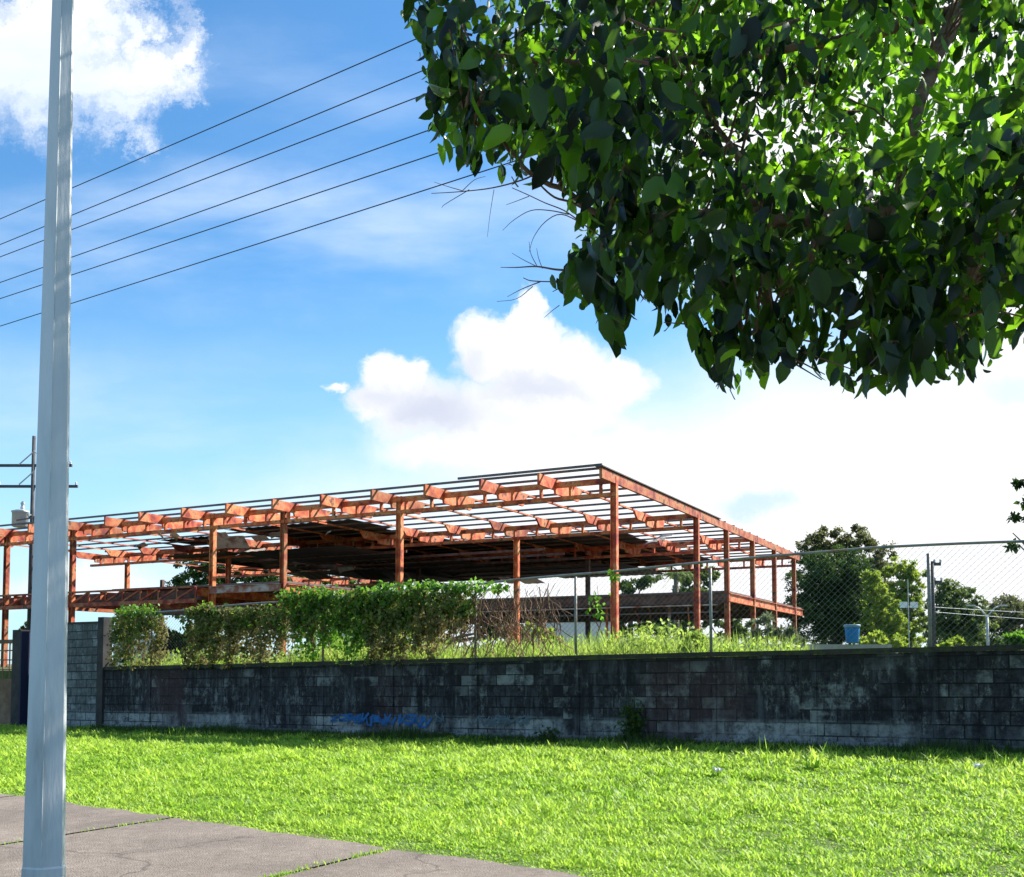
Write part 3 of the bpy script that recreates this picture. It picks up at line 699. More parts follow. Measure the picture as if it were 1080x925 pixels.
def bucket():
    c = P(899, 678, 18.9); r = 9*18.9/1080*.86; h = 19*18.9/1080
    t = thing('bucket', 'blue plastic bucket with a pale rim standing on the concrete ledge', 'bucket', c)
    MB().lathe(c, [(r*.8, 0), (r*.84, .01), (r*1.0, h*.9), (r*1.0, h*.97), (r*.93, h*.97), (r*.78, .03)], 24).build('pail', M['blue'], t, True)
    MB().lathe(c, [(r*1.02, h*.86), (r*1.12, h*.88), (r*1.12, h*1.0), (r*1.03, h*1.01), (r*1.03, h*.9)], 24).build('rim', M['bluerim'], t, True)
    if 0: MB().tube([c+Vector((r*1.1*math.cos(a), -abs(math.sin(a))*r*.9-.02, h*.9-abs(math.sin(a))*.12)) for a in np.linspace(0, math.pi, 12)], .005, 5).build('handle', M['galv'], t)
bucket()

# ------------------------------------------------------------------ near steel pole
def pole():
    Y = 5.0; b = P(46, 925, Y); top = P(66.5, 0, Y)
    ax = (top-b)/(top.z-b.z); base = b-ax*(b.z-.0); tip = b+ax*(7.6-b.z)
    t = thing('steel_pole', 'tall galvanised many sided steel pole in the left foreground', 'pole', base)
    r0 = 40.5/1080*Y/2; slope = (42-23)/2/1080*Y/(top.z-b.z)
    def rad(z): return r0-slope*(z-b.z)
    SEC = [(-1, -.15), (-.16, -.80), (.84, -.66), (1, -.1), (.4, .8), (-.6, .7)]; n = len(SEC); va = R(24.5)
    SEC = [(x*math.cos(va)-y*math.sin(va), x*math.sin(va)+y*math.cos(va)) for x, y in SEC]
    mb = MB()
    zs = [0, .62, .63, 3, 7.6]
    for i, z in enumerate(zs):
        c = base+ax*z; rr = rad(z)+(.004 if z <= .62 else 0)
        for j in range(n):
            mb.v.append(c+Vector((rr*SEC[j][0], rr*SEC[j][1], 0)))
    for i in range(len(zs)-1):
        for j in range(n): a = i*n+j; c = i*n+(j+1) % n; mb.f.append((a, c, c+n, a+n))
    mb.f.append(tuple((len(zs)-1)*n+j for j in range(n)))
    mb.build('shaft', M['galv'], t)
    MB().box(base+Vector((0, 0, .04)), (.42, .42, .03)).build('base_plate', M['galv'], t)
    rs = random.Random(3); mb = MB(); x, y = SEC[1]
    mb.beam(base+ax*.64+Vector((x*rad(.64), y*rad(.64), 0)), base+ax*7.5+Vector((x*rad(7.5), y*rad(7.5), 0)), .006, .006); mb.build('weld_seam', M['galv'], t)
    mb = MB().tube([base+ax*7.55, base+ax*7.9+Vector((.3, -.1, 0)), base+ax*8.1+Vector((1.2, -.6, 0))], [.035, .03, .028], 8); mb.build('arm', M['galv'], t)
    MB().box(base+ax*8.1+Vector((1.4, -.72, 0)), (.6, .25, .12), -.4).build('lamp_head', M['tank'], t)
pole()

# ------------------------------------------------------------------ overhead wires
for i, (v0, v4, lab) in enumerate(((231, 58, 'topmost thin black overhead wire running from the tree to the left edge'), (258, 93.5, 'second overhead wire from the top crossing the sky'), (271, 118, 'third overhead wire from the top crossing the sky'),
                          (298, 156, 'fourth overhead wire from the top, third from the bottom'), (315, 182, 'fifth overhead wire from the top, just above the lowest'), (344, 216, 'lowest overhead wire crossing the sky'))):
    a = P(0, v0, 19.3); b = P(400, v4, 14.1); z = (a.z+b.z)/2
    d = (a-b); d.z *= 1
    pts = [b+d*t+Vector((0, 0, .014*((t-.5)**2-.25))) for t in np.linspace(-2.2, 7, 40)]
    tag(MB().tube(pts, .008, 5).build('overhead_wire', M['cable'], loc=b), lab, 'wire', 'overhead power lines')

def utility(u, vtop, Y, arms, name_label, tr=None, rad=.13, h0=SITE):
    top = P(u, vtop, Y); base = Vector((top.x, Y, h0))
    t = thing('utility_pole', name_label, 'utility pole', base, 'utility poles')
    pm = M['polewood']; MB().tube([base, top], [rad, rad*.7], 8).build('shaft', pm, t, True)
    for v, u0, u1 in arms:
        a = P(u0, v, Y); b = P(u1, v, Y); MB().beam(a, b, .14, .16).build('crossarm', pm, t)
        for q in (0.02, .5, .98):
            c = a.lerp(b, q); MB().lathe(c+Vector((0, -.02, .05)), [(.03, 0), (.07, .06), (.05, .12), (.07, .16), (.03, .22)], 8).build('insulator', M['tank'], t)
    if tr:
        c = P(tr[0], tr[1], Y-.4); r = tr[2]*Y/1080; h = tr[3]*Y/1080
        o = MB().lathe(c, [(r*.8, 0), (r, .05), (r, h*.9), (r*1.1, h*.92), (r*1.1, h), (r*.3, h*1.1)], 16).build('transformer', M['tank'], t, True)
        MB().lathe(c+Vector((r*.3, 0, h*1.05)), [(r*.2, 0), (r*.3, r*.3), (r*.2, r*.6), (r*.3, r*.9), (r*.1, r*1.2)], 8).build('bushing', M['tank'], o)
        MB().beam(c+Vector((r, 0, h*.8)), Vector((top.x, Y, c.z+h*.8)), .08, .08).build('bracket', M['pipe'], t)
    return t
t = utility(36, 460, 62, [(491, -6, 76), (513, -2, 82), (546, 18, 60)], 'utility pole with crossarms and a pale transformer behind the steel pole', (21, 556, 8, 17), .16)
for a, b in (((36, 476), (20, 490)), ((36, 497), (20, 511)), ((36, 476), (54, 490))):
    MB().beam(P(*a, 61.8), P(*b, 61.8), .06, .06).build('brace', M['tank'], t)
utility(983, 592, 55, [(595, 979, 992), (614, 979, 993)], 'grey utility pole beside the right hand fence post', None, .13)
for v, vv in ((640, 645), (645, 652)):
    pts = [P(980+(1200-980)*q/12, v+(vv-v)*q/6+1.2*math.sin(math.pi*q/12), 55+q*3) for q in range(13)]
    tag(MB().tube(pts, .014, 5).build('service_wire', M['tank'], loc=pts[0]), 'upper pale service wire running right from the far utility pole' if v == 640 else 'lower pale service wire running right from the far utility pole', 'wire')
def lamp():
    Y = 70; base = P(1042, 684, Y); base.z = SITE; top = P(1041, 650, Y)
    t = thing('street_lamp', 'pale double armed street lamp in front of the far dome shaped tree', 'street lamp', base)
    MB().tube([base, top], [.12, .09], 8).build('pole', M['tank'], t, True)
    for sg in (-1, 1):
        pts = [top, top+Vector((sg*.25, 0, .25)), top+Vector((sg*.5, 0, .55)), top+Vector((sg*.9, 0, .72))]
        MB().tube(pts, .05, 6).build('arm', M['tank'], t, True)
        MB().box(pts[-1]+Vector((sg*.2, 0, .02)), (.55, .22, .1)).build('lamp_head', M['tank'], t)
lamp()
def notice():
    Y = 48; c = P(958, 638, Y); t = thing('road_sign', 'small white blank looking sign on a thin post before the yellow green tree', 'sign', (c.x, Y, SITE))
    MB().tube([(c.x, Y, SITE), (c.x, Y, c.z+1.2)], .022, 6).build('post', M['tank'], t)
    for dx in (-.25, .25): MB().box((c.x+dx, Y-.06, c.z), (.36, .03, .28)).build('panel', M['white'], t)
notice()

# ------------------------------------------------------------------ foliage
def rdir(n, zbias=0):
    d = rng.normal(size=(n, 3)); d[:, 2] += zbias; return unit(d)
def leafcloud(blobs, n, size, m, parent, name='crown', droop=0., hollow=.55, asp=.6, clump=None):
    """leaves spread through the volume of many small clumps filling ellipsoids (cx,cy,cz,rx,ry,rz)"""
    B_ = np.array(blobs); vol = B_[:, 3]*B_[:, 5]; pr = vol/vol.sum()
    nc = clump or max(10, n//55)
    k = rng.choice(len(B_), nc, p=pr); d = rdir(nc); rad = rng.uniform(hollow, 1, nc)**.7
    cen = B_[k, :3]+d*rad[:, None]*B_[k, 3:6]
    cr = np.mean(B_[:, 3:6])*rng.uniform(.12, .30, nc)
    tone = np.clip(rng.normal(.45, .22, nc), 0, 1)
    ci = rng.integers(0, nc, n); off = rdir(n)*(rng.uniform(0, 1, n)**.6)[:, None]*cr[ci][:, None]; off[:, 2] *= .7
    C = cen[ci]+off; C[:, 2] = np.maximum(C[:, 2], SITE-.1 if parent is None or parent.location.z > 1 else 0)
    D = rdir(n, -droop); Nn = rdir(n, 1.2)
    Ln = size*rng.uniform(.6, 1.4, n)
    V, F, q = card_geo(C, D, Nn, Ln, Ln*asp)
    leaf = np.clip(tone[ci]+rng.normal(0, .18, n), 0, 1)
    return npmesh(name, V, F, np.repeat(leaf, q), m, parent)
def tree(u, Y, top_v, wpx, label, m, n=6000, size=.3, trunk_v=None, name='broadleaf_tree', blobs=None, crown_bottom=None, asp=.6, droop=.2, group=None, cat='tree', hollow=.4):
    c = P(u, top_v, Y); hw = wpx/1080*Y/2; z1 = c.z; z0 = P(u, crown_bottom, Y).z if crown_bottom else SITE+.3*(z1-SITE)
    t = thing(name, label, cat, (c.x, Y, SITE), group)
    rs = random.Random(int(u*7+Y)); bl = []
    if blobs:
        for bu, bv, bw, bh in blobs:
            p = P(bu, bv, Y); g = 1.12 if u > 840 else 1.; bl.append((p.x, Y+rs.uniform(-.25, .25)*hw, p.z, bw*g/1080*Y, bw*g/1080*Y*.9, bh*g/1080*Y))
    else:
        for k in range(11):
            a = rs.uniform(0, 6.28); q = rs.uniform(.2, .72); f = rs.uniform(.12, .82); r = hw*rs.uniform(.32, .5)
            sh = math.sin(math.pi*min(1, .25+f*.68)); bl.append((c.x+math.cos(a)*hw*q*sh, Y+math.sin(a)*hw*q*sh, z0+(z1-z0)*f, r, r, min(r*.85, (z1-z0)*.3)))
        bl.append((c.x, Y, z1-hw*.35, hw*.4, hw*.4, hw*.33))
    # trunk and limbs
    zf = z0+(z1-z0)*.35; base = Vector((c.x, Y, SITE-.2)); fork = Vector((c.x+rs.uniform(-.2, .2), Y, max(SITE+.5, z0-.1)))
    tr = MB().tube([base, base.lerp(fork, .5)+Vector((rs.uniform(-.1, .1), 0, 0)), fork, Vector((c.x, Y, zf))], [hw*.10+.06, hw*.08+.05, hw*.07+.04, hw*.03+.02], 8).build('trunk', M['bark_far'], t, True)
    for b in bl[:7]:
        MB().tube([fork, fork.lerp(Vector(b[:3]), .5)+Vector((0, 0, .15)), Vector(b[:3])], [hw*.05+.03, hw*.03+.02, .02], 6).build('limb', M['bark_far'], tr if False else t, True)
    leafcloud(bl, int(n*3.2), size*.60, m, t, droop=droop, asp=asp, hollow=hollow, clump=int(n/26))
    return t

tree(880, 92, 556, 96, 'tall olive leaved tree with an open ragged top right of the steel frame', M['olive'], 9000, .42, crown_bottom=640,
     blobs=[(856, 576, 20, 14), (880, 570, 22, 14), (905, 571, 19, 14), (922, 588, 18, 22), (930, 615, 18, 28), (850, 600, 20, 26), (885, 600, 34, 28), (905, 640, 34, 38)], hollow=.2)
tree(880, 82, 584, 84, 'dense dark green tree directly right of the steel frame, below the olive crown', M['dark'], 15000, .34, crown_bottom=670,
     blobs=[(885, 602, 30, 24), (862, 620, 30, 34), (898, 632, 30, 38), (862, 655, 30, 28), (892, 665, 38, 26), (846, 640, 16, 34), (920, 650, 20, 26)], hollow=.1)
tree(926, 76, 603, 36, 'bright yellow green creeper covered shrub tree between the dark tree and the sign', M['yell'], 6000, .28, crown_bottom=672,
     blobs=[(920, 612, 11, 14), (926, 634, 14, 20), (920, 660, 18, 20), (936, 652, 14, 22), (944, 664, 14, 16)], name='shrub_tree', hollow=.2)
tree(957, 88, 588, 46, 'light green open tree just left of the right hand fence post', M['yell'], 6500, .34, crown_bottom=668,
     blobs=[(946, 600, 15, 13), (962, 605, 15, 12), (948, 622, 17, 18), (965, 628, 13, 20), (945, 647, 18, 22), (966, 655, 12, 22), (955, 670, 20, 15)], hollow=.15)
tree(1008, 85, 614, 48, 'rounded mid green tree right of the utility pole', M['mid'], 7000, .36, crown_bottom=668,
     blobs=[(1000, 622, 17, 11), (1011, 638, 24, 20), (998, 652, 24, 24), (1026, 652, 18, 24), (1012, 668, 32, 20)], hollow=.15)
tree(1066, 140, 628, 80, 'distant dome shaped brownish green tree at the right edge', M['olive'], 6000, .55, crown_bottom=660,
     blobs=[(1060, 639, 24, 10), (1080, 642, 26, 11), (1047, 656, 22, 18), (1070, 660, 36, 24), (1098, 652, 28, 22)], hollow=.1)
tree(212, 100, 583, 80, 'dark spreading tree seen through the left part of the steel frame', M['dark'], 8000, .5, crown_bottom=640,
     blobs=[(206, 600, 26, 13), (232, 596, 30, 12), (262, 600, 26, 14), (200, 618, 22, 16), (235, 625, 40, 18), (285, 612, 24, 18), (250, 650, 60, 22)], hollow=.1)
tree(330, 112, 602, 90, 'green tree behind the middle of the steel frame above the vines', M['mid'], 6000, .5, crown_bottom=640,
     blobs=[(305, 615, 22, 9), (335, 612, 22, 9), (365, 616, 24, 9), (395, 622, 20, 12), (330, 640, 55, 20), (380, 660, 40, 20)], hollow=.1)
tree(664, 105, 603, 60, 'low dark tree behind the column at the building corner', M['dark'], 6000, .45, crown_bottom=650,
     blobs=[(658, 618, 16, 9), (680, 612, 18, 10), (668, 640, 28, 18), (690, 660, 26, 18), (650, 665, 22, 14)], hollow=.1)
tree(735, 100, 598, 70, 'green tree behind the right part of the frame beside a palm', M['mid'], 7000, .45, crown_bottom=650,
     blobs=[(724, 608, 18, 10), (745, 606, 14, 12), (728, 630, 26, 16), (752, 645, 18, 22), (715, 660, 22, 18), (775, 665, 20, 18)], hollow=.1)
tree(28, 90, 655, 26, 'small wispy tree at the left edge beyond the gate', M['olive'], 500, .35, crown_bottom=690, name='sparse_tree', hollow=.2)
tree(455, 100, 645, 120, 'low dark thicket tree behind the vines at the middle of the frame', M['dark'], 6000, .5, crown_bottom=680,
     blobs=[(430, 660, 30, 14), (470, 658, 28, 14), (520, 664, 26, 12), (548, 668, 24, 12)], hollow=.1)
tree(190, 60, 650, 40, 'dark low shrub seen in the gap between the two fence vines', M['dark'], 3500, .3, crown_bottom=690, name='shrub',
     blobs=[(180, 672, 12, 12), (192, 678, 14, 14), (170, 685, 14, 10)], hollow=.1, cat='shrub')
def woods():
    bl = []
    for k in range(60):
        u = 420+k*15.5+random.uniform(-6, 6); Y = random.uniform(118, 150); v = random.uniform(668, 682); p = P(u, v, Y)
        bl.append((p.x, Y, (p.z+SITE)/2, 2.4, 2.4, max(1., (p.z-SITE)/2)))
    for k in range(46):
        u = 980+k*9+random.uniform(-6, 6); Y = random.uniform(120, 150); v = random.uniform(650, 668); p = P(u, v, Y)
        bl.append((p.x, Y, (p.z+SITE)/2, 2.4, 2.4, max(1., (p.z-SITE)/2)))
    o = leafcloud(bl, 42000, .42, M['mid'], None, 'distant_woods', hollow=.1, clump=1300); struct(o, 'stuff')
woods()
# palm behind
def palm():
    Y = 90; top = P(713, 606, Y); t = thing('palm_tree', 'slim palm with drooping fronds seen through the right part of the frame', 'palm', (top.x, Y, SITE))
    MB().tube([(top.x, Y, SITE), top], [.28, .2], 8).build('trunk', M['bark_far'], t, True)
    C = []; D = []; L_ = []
    for k in range(16):
        a = k*2.4; el = random.uniform(.1, .8); p = top.copy(); d = Vector((math.cos(a)*math.cos(el), math.sin(a)*math.cos(el), math.sin(el)))
        for q in range(18):
            p = p+d*.17; d = (d+Vector((0, 0, -.09))).normalized()
            for sg in (-1, 1):
                sd = d.cross(Vector((0, 0, 1))).normalized()*sg; C.append(tuple(p)); D.append(tuple((sd+d*.5+Vector((0, 0, -.5))).normalized())); L_.append(.7*(1-q/26))
    C = np.array(C); V, F, q = card_geo(C, np.array(D), rdir(len(C), 1), np.array(L_), np.array(L_)*.16)
    npmesh('fronds', V, F, np.repeat(rng.uniform(0, 1, len(C)), q), M['mid'], t)
palm()
# tree at the far right edge, only its branch ends show
def edge_tree():
    Y = 30; base = P(1190, 690, Y); base.z = SITE
    t = thing('broadleaf_tree', 'tree reaching in at the right edge with sparse leafy branch ends', 'tree', base)
    MB().tube([base, base+Vector((-.1, 0, 3)), base+Vector((.1, 0, 6.5))], [.25, .2, .12], 8).build('trunk', M['bark_far'], t, True)
    bl = []
    for (u, v, r) in ((1076, 506, 11), (1068, 562, 9), (1080, 550, 12), (1082, 530, 8), (1074, 574, 7), (1100, 515, 26), (1105, 560, 26), (1140, 480, 46), (1150, 560, 50), (1190, 450, 50), (1200, 540, 60), (1088, 535, 8)):
        p = P(u, v, Y); rr = r*Y/1080; bl.append((p.x, Y, p.z, rr, rr, rr*.9))
        MB().tube([base+Vector((0, 0, 4.)), Vector((p.x+.5, Y, p.z-.5)), p], [.08, .04, .015], 6).build('limb', M['bark_far'], t, True)
    leafcloud(bl, 5200, .17, M['dark'], t, droop=.4, hollow=.1)
edge_tree()

# shrubs standing just behind the wall
def bush(u, v, Y, wpx, hpx, label, m, n, size, name='shrub', asp=.5, hol=.1):
    c = P(u, v, Y); rx = wpx/2/1080*Y; rz = hpx/2/1080*Y
    t = thing(name, label, 'shrub', (c.x, Y, SITE)); rs = random.Random(int(u)); bl = []
    for k in range(8): bl.append((c.x+rs.uniform(-.6, .6)*rx, Y+rs.uniform(-.6, .6)*rx, c.z+rs.uniform(-.6, .55)*rz, rx*.4, rx*.4, rz*.38))
    for b in bl[:6]: MB().tube([(c.x, Y, SITE), ((b[0]+c.x)/2, Y, (b[2]+SITE)/2+.1), b[:3]], [.03, .02, .008], 5).build('stem', M['stem'], t)
    leafcloud(bl, n, size, m, t, 'foliage', droop=-.4, asp=asp, hollow=hol)
bush(812, 662, 24, 56, 44, 'silvery green spreading shrub below the right end of the frame', M['silver'], 1800, .13, asp=.35)
bush(838, 668, 23.5, 34, 28, 'small silvery shrub beside the spreading one, right of the last columns', M['silver'], 500, .12, asp=.35)
bush(575, 672, 25, 44, 36, 'bushy yellow green shrub behind the wall left of the white shed', M['yell'], 1500, .13)
bush(352, 668, 26, 44, 60, 'bright green shrub growing through the fence vines', M['brightvine'], 1500, .15)
bush(1066, 673, 19, 40, 24, 'bright green shrub on the wall top at the right edge', M['brightvine'], 900, .12)
bush(732, 676, 17.8, 30, 20, 'bright leafy shrub left of the middle fence post', M['weed'], 500, .10)
bush(930, 676, 30, 60, 20, 'low leafy shrub right of the blue bucket', M['yell'], 900, .14)
bush(1003, 680, 30, 30, 14, 'small yellow green shrub right of the thick fence post', M['yell'], 400, .13)
bush(662, 640, 60, 0.1+20, 14, 'shrub leaves in front of the distant dark tree', M['mid'], 100, .2) if False else None

# vines draped over the fence
def vine(name, label, regions, n, mats, parent_s):
    t = thing(name, label, 'vine', W(parent_s, FB, 1.6))
    for part, m, regs, cnt, size in regions:
        U = []; 
        wts = np.array([(r[1]-r[0])*max(4, (r[3]-r[2])) for r in regs], float); wts *= np.array([r[4] for r in regs]); wts /= wts.sum()
        k = rng.choice(len(regs), cnt, p=wts); RG = np.array([r[:4] for r in regs])[k]
        u = rng.uniform(RG[:, 0], RG[:, 1]); 
        q = rng.uniform(0, 1, cnt)
        sid = np.floor(u/2.6).astype(int); slen = np.random.default_rng(5).uniform(.68, 1.3, 2000)[sid % 2000]; sof = np.random.default_rng(6).uniform(-1, 1, 2000)[sid % 2000]
        u = np.where(q > .25, sid*2.6+1.3+sof+rng.normal(0, .75, cnt)+1.5*np.sin(q*5+sid), u); q = np.where(q > .25, .25+(q-.25)*slen, q)
        hv = 7*np.sin(u*.11)+5*np.sin(u*.31+1)+3*np.sin(u*.83)
        v = RG[:, 2]+(RG[:, 3]-RG[:, 2])*q+hv*(.25*(1-q))
        # gaps: drop leaves by a coarse lattice
        g = np.sin(u*.19+v*.13)+np.sin(u*.07-v*.21+2)+np.sin(u*.43+1.7*np.sin(v*.15))
        keep = g > -1.45-.5*(1-q); u, v = u[keep], v[keep]; c = len(u)
        ss = np.array([s_of(x) for x in u]); bb = FB+rng.normal(0, .09, c)-.04
        p = A0[None]+EW[None]*ss[:, None]+NW[None]*bb[:, None]
        z = EYE+(HZ-v)/FPX*p[:, 1]; z = np.maximum(z, ztop(ss)-.02)
        C = np.stack([p[:, 0], p[:, 1], z], 1)
        D = rdir(c, -1.2); Nn = rdir(c); Nn[:, 1] -= .6; Nn[:, 2] += .8
        Ln = size*rng.uniform(.6, 1.5, c); V, F, qq = card_geo(C, D, Nn, Ln, Ln*.75)
        lf = np.clip(.5+.25*np.sin(u*.12+v*.2)+rng.normal(0, .22, c), 0, 1)
        npmesh(part, V, F, np.repeat(lf, qq), m, t)
    mb = MB(); u0 = min(r[0] for r in regions[0][2]); u1 = max(r[1] for r in regions[0][2])
    for k in range(int((u1-u0)/2.2)):
        s = s_of(random.uniform(u0, u1)); zt = frail(s)-random.uniform(0, .3); pts = []
        z = zt; L_ = random.uniform(.4, 1.2); b = FB-random.uniform(.0, .12)
        for q in range(6): pts.append(W(s+random.uniform(-.05, .05), b+random.uniform(-.03, .03), max(float(ztop(s)), z-L_*q/5)))
        mb.tube(pts, .006, 3, False)
    mb.build('stems', M['stem'], t)
vine('climbing_vine', 'large mass of green and brown vines smothering the left part of the fence', [
    ('foliage', M['vine'], [(196, 300, 640, 664, 1), (300, 430, 626, 660, 1.2), (430, 500, 620, 648, .9), (200, 235, 640, 694, .8), (365, 440, 622, 672, .8)], 9500, .085),
    ('dry_foliage', M['dryvine'], [(196, 245, 640, 698, 1), (238, 296, 640, 696, .8), (300, 345, 645, 672, .5), (388, 425, 640, 697, .8), (432, 466, 640, 685, .7), (440, 490, 625, 668, .3)], 10500, .075),
    ('sunlit_foliage', M['brightvine'], [(200, 300, 636, 646, .12), (290, 420, 620, 636, .5), (310, 390, 636, 690, .5), (400, 535, 612, 624, .5), (300, 345, 620, 660, .5), (245, 300, 646, 660, .2)], 3600, .09)], 0, None, 14)
vine('climbing_vine', 'small separate vine clump on the fence next to the tall block wall', [
    ('foliage', M['vine'], [(120, 165, 642, 672, 1), (118, 140, 660, 700, .6)], 1500, .085),
    ('dry_foliage', M['dryvine'], [(118, 172, 650, 702, .8)], 2300, .07),
    ('sunlit_foliage', M['brightvine'], [(124, 160, 638, 648, 1)], 330, .085)], 0, None, 19)
def tangle():
    t = thing('dry_creeper', 'leafless brown creeper tangle hanging in the fence below the rusty columns', 'vine', W(8.5, FB, 1.7))
    mb = MB()
    for k in range(150):
        s = random.uniform(s_of(585), s_of(475)); z0 = frail(s)-random.uniform(.1, .7); pts = []; L_ = random.uniform(.5, 1.2); x = s
        dr_ = random.uniform(-.12, .12)
        for q in range(8):
            x += dr_+random.uniform(-.09, .09); pts.append(W(x, FB-.03+random.uniform(-.06, .06), max(float(ztop(s)), z0-L_*q/7)))
        mb.tube(pts, random.choice((.004, .006, .01)), 3, False)
    mb.build('stems', M['stem'], t)
    for u, v, n in ((628, 638, 60), (622, 655, 14), (652, 612, 26), (632, 612, 5)):
        pass
tangle()
def sprig(u, v0, v1, n, label):
    s = s_of(u); p = W(s, FB-.05, 0); z0 = EYE+(HZ-v0)/FPX*p.y; z1 = EYE+(HZ-v1)/FPX*p.y
    t = thing('vine_sprig', label, 'vine', (p.x, p.y, z1), 'loose sprigs in the fence')
    MB().tube([(p.x, p.y, z0+.1), (p.x+.04, p.y, (z0+z1)/2), (p.x-.02, p.y, z1)], .004, 4).build('stem', M['stem'], t)
    C = np.stack([p.x+rng.normal(0, .07, n), p.y+rng.normal(0, .04, n), rng.uniform(z1, z0, n)], 1)
    L_ = rng.uniform(.06, .13, n); V, F, q = card_geo(C, rdir(n, -1), rdir(n, .5), L_, L_*.8)
    npmesh('leaves', V, F, np.repeat(rng.uniform(0, 1, n), q), M['brightvine'], t)
sprig(629, 622, 652, 34, 'bright green vine sprig hanging in the mesh left of the corner column')
sprig(647, 600, 612, 20, 'tiny green sprig on the fence rail at the corner column')

# tall weeds behind the wall (one mass)
def weeds():
    n = 42000; s = rng.uniform(-8, 20, n); b = .3+rng.exponential(2.2, n); b = np.minimum(b, 14)
    p = A0[None]+EW[None]*s[:, None]+NW[None]*b[:, None]; u = 540+FPX*p[:, 0]/p[:, 1]
    # height the photo shows along the wall
    hx = [0, 110, 300, 330, 480, 520, 600, 700, 800, 845, 870, 1000, 1080]; hy = [.35, .25, .25, .65, .55, .62, .62, .72, .62, .42, .10, .08, .2]
    hh = np.interp(u, hx, hy); nz = .65+.35*np.sin(s*2.1)*np.sin(b*1.3+s)
    Ln = (SITE*0+.22+hh)*rng.uniform(.55, 1.15, n)*(nz*.5+.5)+.12*(b > 2)
    C = np.concatenate([p, np.full((n, 1), SITE)], 1)
    V, F, q = blade_geo(C, rng.uniform(0, 6.28, n), Ln, rng.uniform(.012, .026, n), rng.uniform(.1, .9, n))
    lf = np.clip(.5+.3*np.sin(s*1.1+b)+rng.normal(0, .25, n), 0, 1)
    o = npmesh('tall_weeds', V, F, np.repeat(lf, q), M['weed']); struct(o, 'stuff')
    n = 26000; s = rng.uniform(-8, 20, n); b = .3+rng.exponential(1.2, n); p = A0[None]+EW[None]*s[:, None]+NW[None]*b[:, None]; u = 540+FPX*p[:, 0]/p[:, 1]
    hump = .5+.5*np.sin(s*1.7+1)*np.sin(b*1.1+s*.6); ok = (rng.uniform(0, 1, n) < hump) & (u < 850); p, s, b, u, hump = p[ok], s[ok], b[ok], u[ok], hump[ok]; n = len(s)
    z = SITE+rng.uniform(0, 1, n)**.7*(.25+hump*(.18+np.interp(u, hx, hy)*.75)); C = np.concatenate([p, z[:, None]], 1); L_ = rng.uniform(.04, .12, n)
    V, F, q = card_geo(C, rdir(n, .3), rdir(n, 1), L_, L_*.55); o = npmesh('leafy_weeds', V, F, np.repeat(rng.uniform(0, 1, n), q), M['weed']); struct(o, 'stuff')
weeds()

